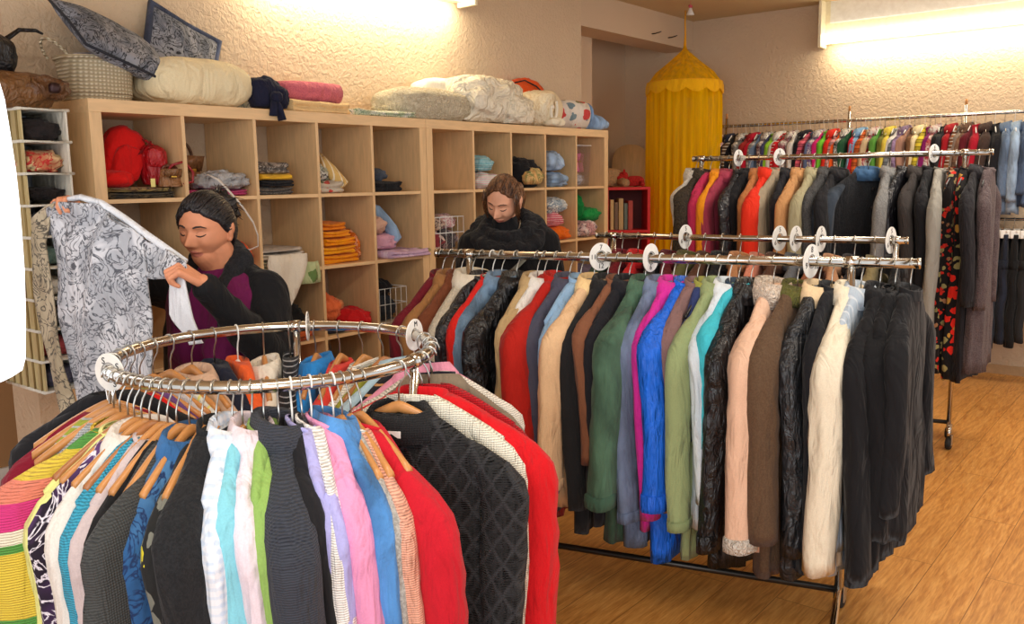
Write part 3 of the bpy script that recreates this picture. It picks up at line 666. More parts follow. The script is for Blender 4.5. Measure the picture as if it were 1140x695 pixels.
# ------------------------------------------------------------------ alcove: red shelf, toys, chair, canopy
t = thing('red_shelf', 'red lacquered cube shelf of books in the alcove beyond the bookcases', 'shelf', (4.68, .26, .04), math.radians(-50))
for kx in (-.36, -.012, .336): obj('side_panel', BX(kx, kx+.024, -.15, .15, .3, 1.40, bev=.003), RED_LACQ, t, False)
for kz in (.3, .66, 1.02, 1.376): obj('shelf_board', BX(-.336, .336, -.15, .15, kz, kz+.024, bev=.003), RED_LACQ, t, False)
obj('back_panel', BX(-.336, .336, .13, .14, .3, 1.376), simple('dark_red_panel', (96, 14, 18), .6), t, False)
for leg in (-.34, .32): obj('leg', BX(leg, leg+.03, -.14, .14, -.04, .3, bev=.003), RED_LACQ, t, False)
bk = [((-.30, .035, .24), (150, 120, 90), 'brown'), ((-.26, .03, .26), (216, 190, 130), 'cream'), ((-.225, .035, .22), (90, 110, 80), 'green'), ((-.185, .025, .25), (60, 64, 90), 'navy'), ((.03, .03, .25), (206, 176, 120), 'sand coloured'), ((.066, .03, .23), (120, 96, 76), 'taupe'), ((.10, .04, .26), (190, 160, 110), 'straw coloured'), ((.145, .03, .22), (100, 110, 100), 'grey green'), ((.18, .04, .24), (170, 60, 50), 'rust red')]
for (bx_, bw, bh), col, nm in bk:
    ca, sa = math.cos(math.radians(-50)), math.sin(math.radians(-50)); lx, ly = bx_+bw/2, -.03
    t = thing('book', f'{nm} book standing in the red shelf', 'book', (4.68+ca*lx-sa*ly, .26+sa*lx+ca*ly, 1.086), math.radians(-50), 'books in the red shelf')
    obj('cover', BX(-bw/2+.001, bw/2-.001, -.09, .09, 0, bh, bev=.002), simple('book_cover', col, .6), t, False)
    obj('pages', BX(-bw/2+.004, bw/2-.004, -.086, .094, .004, bh-.003), simple('paper', (230, 222, 200), .8), t, False)
def plush(label, loc, col, rz, s=1):
    t = thing('soft_toy', label, 'toy', loc, rz); m = fabric(col, 'fur', c2=scl(col, 1.15))
    obj('body', lump(0, 0, .07*s, .26*s, .14*s, .15*s, 91, .04), m, t); obj('head', lump(-.15*s, -.02, .14*s, .13*s, .12*s, .12*s, 92, .03, flat=False), m, t)
    obj('muzzle', lump(-.20*s, -.05, .12*s, .07*s, .06*s, .055*s, 93, .03, flat=False), m, t)
    for q in (-1, 1): obj('ear', lump(-.14*s, -.02+q*.06*s, .20*s, .03*s, .04*s, .07*s, 94, .05, flat=False), m, t)
    for q in (-1, 1): obj('leg', TU([(q*.09*s, -.04, .05*s), (q*.11*s, -.10*s, .03*s), (q*.11*s, -.15*s, .03*s)], [.035*s, .032*s, .03*s], 10), m, t)
    return t
plush('tan plush dog lying on the left of the red shelf', (4.70, .26, 1.442), (206, 164, 116), math.radians(-40), 1.1)
plush('small red plush animal on the right of the red shelf', (4.83, .06, 1.442), (206, 40, 34), math.radians(-60), .62)
plush('small slate plush animal perched behind the tan dog', (4.86, .16, 1.442), (62, 76, 92), math.radians(-30), .5)
t = thing('chair', 'pale wooden chair with rounded back standing in the alcove corner', 'chair', (5.38, .40, 0), math.radians(-50))
PW = wood((206, 170, 120), 'pale_wood')
bmr = bmesh.new(); pr = [Vector((.17*spow(math.cos(a), .8), 0, 1.62+.20*spow(math.sin(a), .8) if math.sin(a) > 0 else 1.62+.30*spow(math.sin(a), .5))) for a in [2*PI*i/40 for i in range(40)]]
loft(bmr, [[p+Vector((0, .16, 0)) for p in pr], [p+Vector((0, .18, 0)) for p in pr]]); obj('backrest', bmr, PW, t)
obj('seat', BX(-.2, .2, -.2, .2, .98, 1.01, bev=.008), PW, t, False)
for sx in (-1, 1):
    for sy in (-1, 1): obj('leg', TU([(sx*.17, sy*.17, .98), (sx*.2, sy*.2, 0)], .016, 10), PW, t)
    obj('back_post', TU([(sx*.12, .17, 1.0), (sx*.12, .17, 1.35)], .013, 8), PW, t)

t = thing('bed_canopy', 'yellow net canopy with scalloped rim hanging from the ceiling in the far corner', 'canopy', (5.2, -.2, 0))
k = NT('yellow_net'); k.t.nodes.remove(k.b); out = k.t.nodes['Material Output']
d = k.n('ShaderNodeBsdfDiffuse'); tl = k.n('ShaderNodeBsdfTranslucent'); tr = k.n('ShaderNodeBsdfTransparent')
for n_ in (d, tl): n_.inputs[0].default_value = lin((255, 202, 14))
m1 = k.n('ShaderNodeMixShader'); m1.inputs[0].default_value = .35; k.l(d.outputs[0], m1.inputs[1]); k.l(tl.outputs[0], m1.inputs[2])
m2 = k.n('ShaderNodeMixShader'); wv = k.noise(k.coord((1, 1, .05)), 26, 3); rp = k.ramp(wv.outputs[0], [(.35, (.10, .10, .10, 1)), (.65, (.42, .42, .42, 1))])
k.l(rp, m2.inputs[0]); k.l(m1.outputs[0], m2.inputs[1]); k.l(tr.outputs[0], m2.inputs[2]); k.l(m2.outputs[0], out.inputs[0]); NET = k.m
R0 = .312
def ringp(r, z, n=144, amp=0, fr=24, ph=0): return [Vector(((r+amp*math.sin(fr*a+ph))*math.cos(a), (r+amp*math.sin(fr*a+ph))*math.sin(a), z)) for a in [2*PI*i/n for i in range(n)]]
obj('cone', loft(bmesh.new(), [ringp(.012, 2.60), ringp(.02, 2.57, amp=.002), ringp(.12, 2.48, amp=.004), ringp(.24, 2.385, amp=.004), ringp(R0-.006, 2.30)], False, False), NET, t)
obj('curtain', loft(bmesh.new(), [ringp(R0-(.004 if j == 0 else -.004+.002*j), 2.30-j*.2, amp=.003+.012*min(1, j*.25), fr=30, ph=j*.12) for j in range(12)], False, False), NET, t)
sc_ = [ringp(R0+.004, 2.30), ringp(R0+.012, 2.27)]
sc_.append([Vector((v_.x*1.012, v_.y*1.012, 2.235-.035*abs(math.sin(6*math.atan2(v_.y, v_.x)*1.0)))) for v_ in ringp(R0+.010, 2.25)])
obj('valance', loft(bmesh.new(), sc_, False, False), fabric((250, 184, 14)), t)
obj('hoop', TU([(R0*math.cos(a), R0*math.sin(a), 2.30) for a in [2*PI*i/64 for i in range(64)]], .006, 8, closed=True), fabric((250, 176, 20)), t)
obj('cord', TU([(0, 0, 2.58), (.004, 0, 2.70), (-.003, 0, 2.80), (0, 0, 2.888)], [.014, .007, .006, .006], 8), fabric((240, 170, 30)), t)
t = thing('pendant_ornament', 'small white bell shaped ornament hanging from pink strings above the canopy', 'ornament', (4.9, -.40, 2.79))
obj('bell', lathe(bmesh.new(), [(.004, .055), (.012, .05), (.018, .03), (.028, .008), (.032, 0)], 20), simple('white_glaze', (250, 246, 236), .3), t)
obj('bow', lump(0, 0, .066, .05, .02, .024, 3, .1, flat=False), fabric((206, 90, 100)), t)
for q in (-1, 1): obj('string', TU([(0, 0, .06), (q*.035, q*.02, .10)], .0015, 5), fabric((230, 130, 130)), t)
for (hx, lb) in ((5.0, 'left wall hook on the beam beside the canopy'), (5.28, 'right wall hook on the beam beside the canopy')):
    t = thing('hook', lb, 'hook', (hx, 0, 2.70)); obj('back_plate', lathe(bmesh.new(), [(.012, -.004), (.012, .0)], 12), simple('dark_metal', (60, 50, 40), .4, .6), t)
    obj('hook_arm', TU([(0, 0, 0), (.0, -.03, 0), (.03, -.05, .01), (.06, -.05, .02)], .005, 6), simple('dark_metal', (60, 50, 40), .4, .6), t)

# ------------------------------------------------------------------ hangers and garments
def hanger_proto(name, mat, wd=.168, th=.006, ht=.014, metal_hook=True):
    t = thing(name, '', 'hanger')
    pts = []; rad = []
    rings = []
    for i in range(21):
        s = -1+i/10; x = s*wd; z = -.090-.085*abs(s)**1.25; h = ht*(1-.35*abs(s))
        rings.append([Vector((x, math.cos(a)*th, z+math.sin(a)*h)) for a in [2*PI*k/8 for k in range(8)]])
    obj('shoulder_bar', loft(bmesh.new(), rings), mat, t)
    hp = [(0, 0, -.085), (0, 0, -.05), (.006, 0, -.034), (.017, 0, -.018)]+[(.0195*math.cos(a), 0, .0195*math.sin(a)) for a in [math.radians(d) for d in range(-20, 211, 21)]]
    obj('hook', TU(hp, .0022, 6), STEEL if metal_hook else mat, t)
    return t
PROTO = {
 'wood': ('wooden_hanger', 'wooden', HWOOD, dict(ht=.015, th=.008)),
 'darkwood': ('wooden_hanger', 'dark wooden', HWOOD2, dict(ht=.015, th=.008)),
 'black': ('plastic_hanger', 'black plastic', BLACKP, dict(ht=.010, th=.005)),
 'white': ('plastic_hanger', 'white plastic', WHITEP, dict(ht=.010, th=.005, metal_hook=False)),
 'wire': ('wire_hanger', 'wire', STEEL, dict(ht=.003, th=.0025)),
}
PCACHE = {}
def hanger(kind, loc, rz, label, group, scale=1):
    nm, adj, mat, kw = PROTO[kind]
    if kind not in PCACHE:
        o = hanger_proto(nm, mat, **kw); PCACHE[kind] = o; o.location = loc; o.rotation_euler = (0, 0, rz); o['label'] = label; o['group'] = group
    else: o = dup(PCACHE[kind], loc, rz, label, group)
    o.scale = (scale, scale, scale)
    return o

def body_mesh(L, W, T, flare, seed, neck=.055, slope=.094, open_front=False, fold=.012, top=-.088):
    rings = []; n = 36; rows = []
    rows.append((neck*.8, .018, top-.03))
    for i in range(6):
        s = i/5; rows.append((neck+(W-neck)*s, .024+(T-.024)*s**.7, top+.010-slope*s**1.2))
    zs = rows[-1][2]; N = 15
    for j in range(1, N+1):
        v = j/N; wv = W*(1-.10*math.sin(PI*min(1, v*1.6)))+flare*v
        rows.append((wv, T*(1+.45*v), zs-(L+zs)*v if False else zs-(L-abs(zs))*v))
    rows.append((rows[-1][0]*.93, rows[-1][1]*.6, rows[-1][2]+.012))
    for q, (hw, ht, z) in enumerate(rows):
        v = max(0, (zs-z)/max(.01, (L-abs(zs)))); r = []
        for k in range(n):
            a = 2*PI*k/n; x = hw*spow(math.cos(a), .75); y = ht*spow(math.sin(a), .8)
            f = fold*min(1, v*1.5+.1)*(math.sin(x*38+seed*2.1+v*1.5)+.7*math.sin(x*71+seed*5.3))
            y += f*(1 if abs(math.cos(a)) < .97 else .4)+.5*fold*nz(x*5, z*5, seed)
            x += .010*v*nz(z*7, a, seed*1.7)+.006*nz(z*14, a*2, seed)
            zz = z+(.012*math.sin(x*16+seed)+.006*nz(x*20, 1, seed))*v
            r.append(Vector((x, y, zz)))
        rings.append(r)
    return loft(bmesh.new(), rings), zs
def sleeve_mesh(side, W, zs, SL, rx, ry, seed, yo=-.01, out=.02, bend=0, flare=0, spread=-.02):
    rings = []; n = 16; N = 17
    for j in range(N+1):
        v = j/N; z = zs+.060-(SL+.060)*v
        cx = side*(W-.105+ (out+.105)*math.sin(min(1, v*4.2)*PI/2) + spread*v + bend*max(0, v-.45))
        cy = yo*min(1, v*2)-.018*v+.012*math.sin(v*3+seed)
        k = 1 if v > .20 else math.sin(v/.20*PI/2)**.8*.9+.10
        ax = rx*(1.0-.26*v+flare*v)*k; ay = ry*(1.05-.12*v)*k
        r = []
        for q in range(n):
            a = 2*PI*q/n
            cr_ = 1+.20*nz(math.cos(a)*1.4+seed, math.sin(a)*1.4, z*4)+.09*nz(math.cos(a)*3, math.sin(a)*3+seed, z*9)+.07*math.exp(-((v-.45)/.16)**2)*math.sin(z*62+a*2.2+seed)*(.5+.5*math.cos(a+seed))
            r.append(Vector((cx+ax*math.cos(a)*cr_, cy+ay*math.sin(a)*cr_, z+.006*nz(a, v*3, seed))))
        rings.append(r)
    rings.append([(p-(sum(rings[-1], Vector())/n))*.8+(sum(rings[-1], Vector())/n)+Vector((0, 0, .012)) for p in rings[-1]])
    return loft(bmesh.new(), rings), rings[N]
def ring_band(ring, h, grow, up=True):
    c = sum(ring, Vector())/len(ring)
    prof = [(1.0, 0), (grow, .002), (grow*1.03, h*.5), (grow, h-.002), (1.0, h)]
    return loft(bmesh.new(), [[Vector((c.x+(p.x-c.x)*g, c.y+(p.y-c.y)*g, p.z-.004+z)) for p in ring] for g, z in prof])

def garment(name, label, loc, rz, group, mat, L=.7, W=.195, T=.023, flare=.0, SL=.55, rx=.058, ry=.034, collar=None, cmat=None, cuff=None, hem=None, buttons=None, zipm=None, seed=1, sleeves=True, cat=None, fold=.010, sc=1, pocket=None, smat=None, neck=.055, bend=0, sflare=0, out=None, spread=-.02, slope=.094):
    if out is None: out = .045 if rx >= .06 else .012
    bm, zs = body_mesh(L, W, T, flare, seed, fold=fold, neck=neck, slope=slope)
    o = obj(name, bm, mat); o.location = loc; o.rotation_euler = (0, 0, rz); o.scale = (sc, sc, sc)
    tag(o, label, cat or name.replace('_', ' '), group)
    if sleeves:
        for sd in (-1, 1):
            sb, ring = sleeve_mesh(sd, W, zs, SL, rx, ry, seed+sd, bend=bend, flare=sflare, out=out, spread=spread)
            so = obj('sleeve', sb, smat or mat, o)
            if cuff: obj('cuff', ring_band(ring, cuff[1], 1.10), cuff[0], so)
    top = -.088
    if collar:
        cm = cmat or mat
        if collar == 'stand': prof = [(.068, .034, -.020), (.064, .034, .010), (.058, .032, .014), (.054, .028, -.01)]
        elif collar == 'fold': prof = [(.062, .030, -.02), (.062, .034, .010), (.070, .042, .016), (.094, .050, -.014), (.106, .052, -.050), (.094, .044, -.044)]
        elif collar == 'fur': prof = [(.060, .030, -.02), (.062, .038, .018), (.082, .054, .022), (.108, .062, -.016), (.110, .056, -.060), (.08, .04, -.05)]
        elif collar == 'round': prof = [(.060, .030, -.012), (.066, .034, -.002), (.066, .033, .004), (.058, .028, .004)]
        elif collar == 'hood': prof = [(.055, .032, -.01), (.058, .036, .020), (.064, .042, .020), (.07, .045, -.02)]
        rg = [[Vector((hw*spow(math.cos(a), .85)*(1+.05*nz(a, z*9, seed)), ht*math.sin(a)+.004*nz(a*2, z, seed), top+.004+z+(.012 if math.sin(a) > 0 else -.010)*abs(math.sin(a)))) for a in [2*PI*k/28 for k in range(28)]] for hw, ht, z in prof]
        obj('collar', loft(bmesh.new(), rg, False, False), cm, o)
        if collar == 'hood': obj('hood', lump(0, .045, top-.075, .19, .085, .19, seed, .12, 2.2, flat=False), cm, o)
    if hem: obj('hem_band', ring_band([v_*1.0 for v_ in hem_ring(L, W, T, flare, seed, fold)], hem[1], 1.04), hem[0], o)
    if buttons:
        for k in range(6):
            zz = top-.10-k*(L-.22)/6; obj('button', TU([(0, -T*1.25-fold*1.3, zz), (0, -T*1.25-fold*1.3-.006, zz)], .009, 10), buttons, o)
    if zipm: obj('zip', TU([(0, -T*1.2-fold*1.4, top-.02), (0, -T*1.3-fold*1.6, top-.3), (0, -T*1.5-fold*1.7, -L+.03)], .006, 6, flat=.5), zipm, o)
    if pocket:
        for sd in (-1, 1): obj('pocket', BX(sd*W*.52-.05, sd*W*.52+.05, -T*1.35-fold*1.8, -T*.6, -L*.62, -L*.62+.12, bev=.006), pocket, o)
    return o
def hem_ring(L, W, T, flare, seed, fold):
    bm, zs = body_mesh(L, W, T, flare, seed, fold=fold); bm.verts.ensure_lookup_table()
    n = 36; row = [bm.verts[i].co.copy() for i in range(21*n, 22*n)]; bm.free(); return row

# ------------------------------------------------------------------ rail racks
def tubeobj(name, pts, r, mat, parent, seg=12): return obj(name, TU(pts, r, seg), mat, parent)
def caster(parent, x, y):
    c = obj('caster', TU([(x, y, .12), (x, y, .085), (x+.006, y, .075)], .009, 8), CHROME, parent)
    wv = bmesh.new(); rg = []
    for q, (r, zz) in enumerate([(.012, -.014), (.030, -.014), (.034, -.008), (.034, .008), (.030, .014), (.012, .014)]):
        rg.append([Vector((x+.012+r*math.cos(a), y+zz, .034+r*math.sin(a))) for a in [2*PI*k/24 for k in range(24)]])
    obj('wheel', loft(wv, rg), RUBBER, c)
    hb = bmesh.new(); loft(hb, [[Vector((x+.012+.014*math.cos(a), y+zz, .034+.014*math.sin(a))) for a in [2*PI*k/16 for k in range(16)]] for zz in (-.017, .017)]); obj('hub', hb, STEEL, c)
    obj('fork', BX(x-.006, x+.026, y-.019, y-.015, .028, .085, bev=.001), STEEL, c, False)
def rack(label, A, B, z, t0, t1, half=(-.24, .24), r=.0155, base=True, zb=.12):
    t = thing('clothes_rack', label, 'clothes rack', ((A[0]+B[0])/2, (A[1]+B[1])/2, 0))
    ox, oy = t.location.x, t.location.y
    P = lambda s, zz, off=0: Vector((A[0]+(B[0]-A[0])*s-ox+off*nx, A[1]+(B[1]-A[1])*s-oy+off*ny, zz))
    d = math.hypot(B[0]-A[0], B[1]-A[1]); nx, ny = (B[1]-A[1])/d, -(B[0]-A[0])/d
    tubeobj('rail', [P(0, z), P(.5, z-.003), P(1, z)], r, CHROME, t, 16)
    for s in (0, 1): tubeobj('end_cap', [P(s-.003*(1 if s == 0 else -1)*-1, z), P(s+(.004 if s else -.004), z)], r*1.12, CHROME, t)
    for s in (t0, t1):
        tubeobj('upright', [P(s, z-r), P(s, zb)], .0125, CHROME, t)
        tubeobj('rail_joint', [P(s-.012, z), P(s+.012, z)], r*1.25, CHROME, t)
        pts = [P(s, zb-.012, half[0]), P(s, zb, half[0]+.02), P(s, zb, half[1]-.02), P(s, zb-.012, half[1])]
        tubeobj('base_bar', pts, .0125, CHROME, t)
        for q in half: p = P(s, 0, q); caster(t, p.x, p.y)
    tubeobj('base_rail', [P(t0, zb+.004), P(t1, zb+.004)], .012, simple('dark_steel', (60, 56, 52), .35, .8), t)
    return P, t, (ox, oy), math.atan2(ny, nx)
TXT = {}
def text_mesh(body, size):
    if (body, size) not in TXT:
        cu = bpy.data.curves.new('size_mark', 'FONT'); cu.body = body; cu.size = size; cu.align_x = 'CENTER'; cu.align_y = 'CENTER'; cu.extrude = .0004
        tmp = bpy.data.objects.new('tmp', cu); me = bpy.data.meshes.new_from_object(tmp)
        bpy.data.objects.remove(tmp); me.materials.clear(); me.materials.append(INK); TXT[(body, size)] = me
    return TXT[(body, size)]
def disc(loc, rz, r, texts, label, group, tilt=0):
    # round white size divider threaded on the rail; axis is local Y
    t = thing('size_disc', label, 'disc', loc, rz, group)
    bm = bmesh.new(); n = 40
    def rg(rad, y): return [Vector((rad*math.cos(a), y, rad*math.sin(a))) for a in [2*PI*k/n for k in range(n)]]
    loft(bm, [rg(.019, -.0016), rg(r*.97, -.0016), rg(r, -.0008), rg(r, .0008), rg(r*.97, .0016), rg(.019, .0016), rg(.019, -.0016)], False, False)
    bmesh.ops.remove_doubles(bm, verts=bm.verts[:], dist=1e-6)
    obj('disc_plate', bm, WHITEP, t, False)
    obj('clip_slot', TU([(.022*math.cos(a), -.0022, .022*math.sin(a)) for a in [2*PI*k/24 for k in range(24)]], .0016, 5, closed=True), simple('grey_plastic', (150, 148, 146), .5), t)
    for k, (s, a) in enumerate(texts):
        for face in (-1, 1):
            me = text_mesh(s, r*.50)
            o = bpy.data.objects.new('size_mark', me); C.objects.link(o); o.parent = t
            an = math.radians(a); o.location = (r*.67*math.cos(an), face*.0022, r*.67*math.sin(an))
            o.rotation_euler = (PI/2, 0, 0 if face < 0 else PI)
    t.rotation_euler = (tilt, 0, rz)
    return t

rnd = random.Random(5)
GREY = (70, 72, 78)
# ---- rack 1 : the long front rail
A1, B1, Z1 = (.792, -1.452), (1.238, -3.086), 1.24
rack('chrome clothes rack in front carrying the long row of jackets', A1, B1, Z1, .08, .885, (-.12, .34))
AX1 = math.atan2(-(B1[0]-A1[0])*-1, -(B1[1]-A1[1])) ; d1 = (B1[0]-A1[0], B1[1]-A1[1])
RZ1 = math.atan2(d1[1], d1[0])+PI/2          # local X of a garment is square to the rail, local -Y points along it towards the near end
def fb(*a, **k): return fabric(*a, **k)
# (t, name, description, material, options)
R1 = [
 (.012, 'jacket', 'maroon wool jacket', fb((104, 20, 32)), dict(L=.80, collar='stand', h='black')),
 (.036, 'jacket', 'camel brown suede jacket', fb((150, 104, 60)), dict(L=.85, collar='fold', h='black')),
 (.060, 'jacket', 'chestnut brown jacket', fb((112, 60, 36)), dict(L=.85, collar='fold', h='darkwood')),
 (.088, 'jacket', 'pale grey beige jacket with wide collar', fb((196, 184, 162), 'tweed', (176, 166, 148)), dict(L=.88, collar='fur', cmat=fb((214, 204, 184)), T=.032, h='black')),
 (.112, 'jacket', 'black puffer jacket', fb((26, 26, 30), 'leather'), dict(L=.85, collar='stand', T=.03, h='black')),
 (.138, 'jacket', 'thin scarlet jacket', fb((206, 34, 26)), dict(L=.88, rx=.05, collar='round', h='white')),
 (.160, 'shirt', 'grey blue denim shirt', fb((88, 108, 128), 'denim'), dict(L=.86, rx=.05, collar='fold', h='wire')),
 (.196, 'jacket', 'shiny black leather jacket', fb((20, 21, 25), 'leather'), dict(L=.80, T=.034, rx=.066, ry=.042, collar='fold', h='black')),
 (.245, 'coat', 'beige raincoat', fb((184, 156, 112)), dict(L=1.0, collar='fold', T=.03, h='wood')),
 (.262, 'shirt', 'white shirt', fb((224, 220, 212)), dict(L=.78, rx=.046, collar='fold', h='wire')),
 (.290, 'coat', 'red wool coat with hood', fb((176, 30, 20)), dict(L=1.02, T=.038, rx=.07, ry=.05, collar='hood', SL=.62, h='black')),
 (.320, 'coat', 'dark slate coat', fb((72, 72, 88)), dict(L=.98, rx=.052, SL=.66, collar='fold', h='black')),
 (.345, 'jacket', 'light blue long sleeved jacket', fb((138, 172, 204)), dict(L=.9, rx=.052, SL=.64, collar='stand', cuff=(fb((120, 160, 200)), .03), h='black')),
 (.375, 'jacket', 'cream peach wool jacket', fb((222, 184, 142)), dict(L=.92, T=.034, rx=.064, ry=.044, collar='fold', cmat=fb((240, 206, 150)), SL=.60, cuff=(fb((216, 176, 136)), .035), h='darkwood')),
 (.405, 'jacket', 'black corduroy jacket', fb((30, 30, 32), 'plain'), dict(L=1.0, SL=.68, collar='fold', h='black')),
 (.428, 'jacket', 'rust brown jacket', fb((128, 82, 58)), dict(L=.80, SL=.5, collar='stand', h='black')),
 (.452, 'jacket', 'black jacket with narrow shoulders', fb((28, 28, 34)), dict(L=.98, SL=.62, collar='fold', h='black')),
 (.486, 'jacket', 'dark green canvas jacket', fb((58, 82, 66), 'denim'), dict(L=1.04, T=.036, rx=.070, ry=.048, SL=.64, collar='fold', cuff=(fb((50, 74, 60), 'denim'), .05), h='black')),
 (.520, 'jacket', 'slate blue washed denim jacket', fb((86, 98, 120), 'denim'), dict(L=1.03, rx=.056, SL=.70, collar='fold', cuff=(fb((80, 92, 114), 'denim'), .04), h='white')),
 (.545, 'shirt', 'magenta shirt', fb((206, 44, 150)), dict(L=.95, rx=.05, SL=.68, collar='fold', h='black')),
 (.570, 'jacket', 'bright blue pleated jacket', fb((28, 100, 218), 'quilt'), dict(L=1.08, T=.034, rx=.066, ry=.05, SL=.62, collar='stand', cuff=(fb((30, 96, 210), 'quilt'), .06), h='black')),
 (.594, 'jacket', 'mauve brown jacket', fb((128, 98, 96)), dict(L=.90, rx=.05, SL=.56, collar='stand', h='black')),
 (.612, 'jacket', 'navy jacket with yellow trim', fb((46, 58, 104)), dict(L=.76, W=.15, rx=.045, SL=.4, collar='stand', cmat=fb((150, 150, 70)), h='black')),
 (.636, 'jacket', 'sage green jacket', fb((142, 156, 110), 'plain'), dict(L=1.04, rx=.060, SL=.68, collar='fold', cuff=(fb((132, 146, 102)), .035), h='black')),
 (.658, 'shirt', 'pale blue and white shirt', fb((196, 212, 224), 'denim', (226, 232, 236)), dict(L=.92, rx=.050, SL=.60, collar='fold', h='white')),
 (.676, 'jacket', 'turquoise jacket with dark piping', fb((64, 184, 200)), dict(L=.72, rx=.054, SL=.40, collar='stand', cmat=fb((40, 60, 80)), h='black')),
 (.700, 'coat', 'black leather coat with wide cuffs', fb((20, 20, 23), 'leather'), dict(L=1.08, T=.036, rx=.062, SL=.74, collar='fold', cuff=(fb((18, 18, 20), 'leather'), .06), h='black')),
 (.743, 'coat', 'pale pink sheepskin coat with white woolly cuffs', fb((226, 186, 158)), dict(L=.98, T=.040, rx=.070, ry=.050, SL=.72, collar='fur', cmat=fb((240, 214, 190), 'fur', (250, 236, 220)), cuff=(fb((236, 220, 200), 'fur', (250, 244, 232)), .05), h='wood')),
 (.788, 'coat', 'brown coat with olive green collar', fb((98, 76, 56), 'tweed', (88, 66, 48)), dict(L=1.06, T=.042, rx=.072, ry=.05, SL=.68, collar='fold', cmat=fb((104, 104, 44), 'fur', (120, 118, 56)), h='black')),
 (.828, 'coat', 'dark grey leather coat with cream collar', fb((40, 42, 46), 'leather'), dict(L=1.06, T=.032, rx=.056, SL=.74, collar='fold', cmat=fb((226, 200, 160)), h='black')),
 (.851, 'jacket', 'black suit jacket', fb((26, 27, 32)), dict(L=1.04, rx=.052, SL=.72, collar='stand', h='black')),
 (.884, 'jacket', 'cream white cotton jacket', fb((232, 222, 198)), dict(L=1.00, T=.034, rx=.070, ry=.052, SL=.76, collar='fold', h='white')),
 (.903, 'shirt', 'pale grey blue long shirt', fb((176, 190, 204), 'stripes_x', (206, 214, 222)), dict(L=1.02, rx=.048, SL=.70, collar='fold', h='wire')),
 (.936, 'coat', 'black velvet coat', fb((22, 22, 25), 'velvet'), dict(L=1.04, T=.04, rx=.062, ry=.05, SL=.76, collar='fold', h='black')),
 (.962, 'coat', 'black crushed velvet dress coat with pointed hem', fb((18, 18, 21), 'velvet'), dict(L=.98, T=.038, rx=.058, ry=.05, SL=.64, collar='round', h='black', flare=.03)),
 (.988, 'jacket', 'black jacket', fb((24, 24, 27), 'velvet'), dict(L=.90, T=.03, rx=.056, SL=.56, collar='stand', h='black')),
]
Z_WIDE = {'on the front rail': 1, 'on the tall middle rail': 1}
def hang_row(rows, A, B, z, rz0, place, group, seed0=0, jit=.10, endword='far'):
    n = len(rows)
    for i, row in enumerate(rows):
        t_, nm, desc, mat, opt = row; opt = dict(opt); h = opt.pop('h', 'black'); yw = opt.pop('yaw', 0)
        rz = rz0+yw+rnd.uniform(-jit, jit)-(.25 if Z_WIDE.get(place) and not yw else 0)
        loc = Vector((A[0]+(B[0]-A[0])*t_, A[1]+(B[1]-A[1])*t_, z))
        loc.z += -.003
        a_ = rows[i-1][2] if i else None; b_ = rows[i+1][2] if i < n-1 else None
        lab = f'{desc} {place}'
        if Z_WIDE.get(place): opt['W'] = opt.get('W', .195)+.028 if nm != 'dress' else opt['W']; opt.setdefault('slope', .125); opt.setdefault('spread', .045 if opt.get('rx', .058) >= .06 else .015); opt['out'] = .03 if opt.get('rx', .058) >= .06 else .005; opt['rx'] = opt.get('rx', .058)*1.15; opt['ry'] = min(opt.get('ry', .034), .038 if opt['rx'] < .078 else .052); opt['T'] = min(opt.get('T', .023), .032)
        if place == 'on the front rail': opt['L'] *= .95; opt['SL'] = opt.get('SL', .55)*.95
        garment(nm, lab, loc, rz, group, mat, seed=seed0+i*1.37+1, **opt)
        hanger(h, loc, rz, f'{PROTO[h][1]} hanger holding the {desc}'+('' if len(desc.split())+len(place.split()) > 11 else f' {place}'), 'hangers '+place, 1)
hang_row(R1, A1, B1, Z1, RZ1, 'on the front rail', 'jackets on the front rail', jit=.06)
# ---- rack 2 : short rail right behind
A2, B2, Z2 = (1.836, -1.509), (2.087, -2.832), 1.25
rack('chrome clothes rack directly behind the front row, its rail showing above it', A2, B2, Z2, .06, .97, (-.2, .2), .0135)
RZ2 = math.atan2(B2[1]-A2[1], B2[0]-A2[0])+PI/2
cols2 = [('dark green', (50, 70, 56)), ('wine red', (110, 24, 34)), ('bright red', (190, 30, 34)), ('charcoal', (50, 50, 54)), ('burgundy', (92, 26, 34)), ('olive', (92, 90, 52)), ('dark brown', (84, 54, 38)), ('black', (28, 28, 30)), ('tan', (176, 124, 84)), ('salmon', (206, 130, 106)), ('chocolate', (86, 56, 42)), ('steel grey', (96, 98, 102)), ('russet', (140, 84, 56)), ('peach brown', (180, 134, 100)), ('off black', (32, 30, 34)), ('khaki', (130, 116, 80)), ('ink black', (22, 22, 24))]
hang_row([(.034+.0585*i, 'jacket', f'{n_} jacket', fb(c_), dict(L=.78, SL=.5, rx=.05, collar='fold' if i % 3 else 'stand', h='black' if i % 2 else 'darkwood')) for i, (n_, c_) in enumerate(cols2)], A2, B2, Z2, RZ2, 'on the second rail', 'jackets on the second rail', 50)
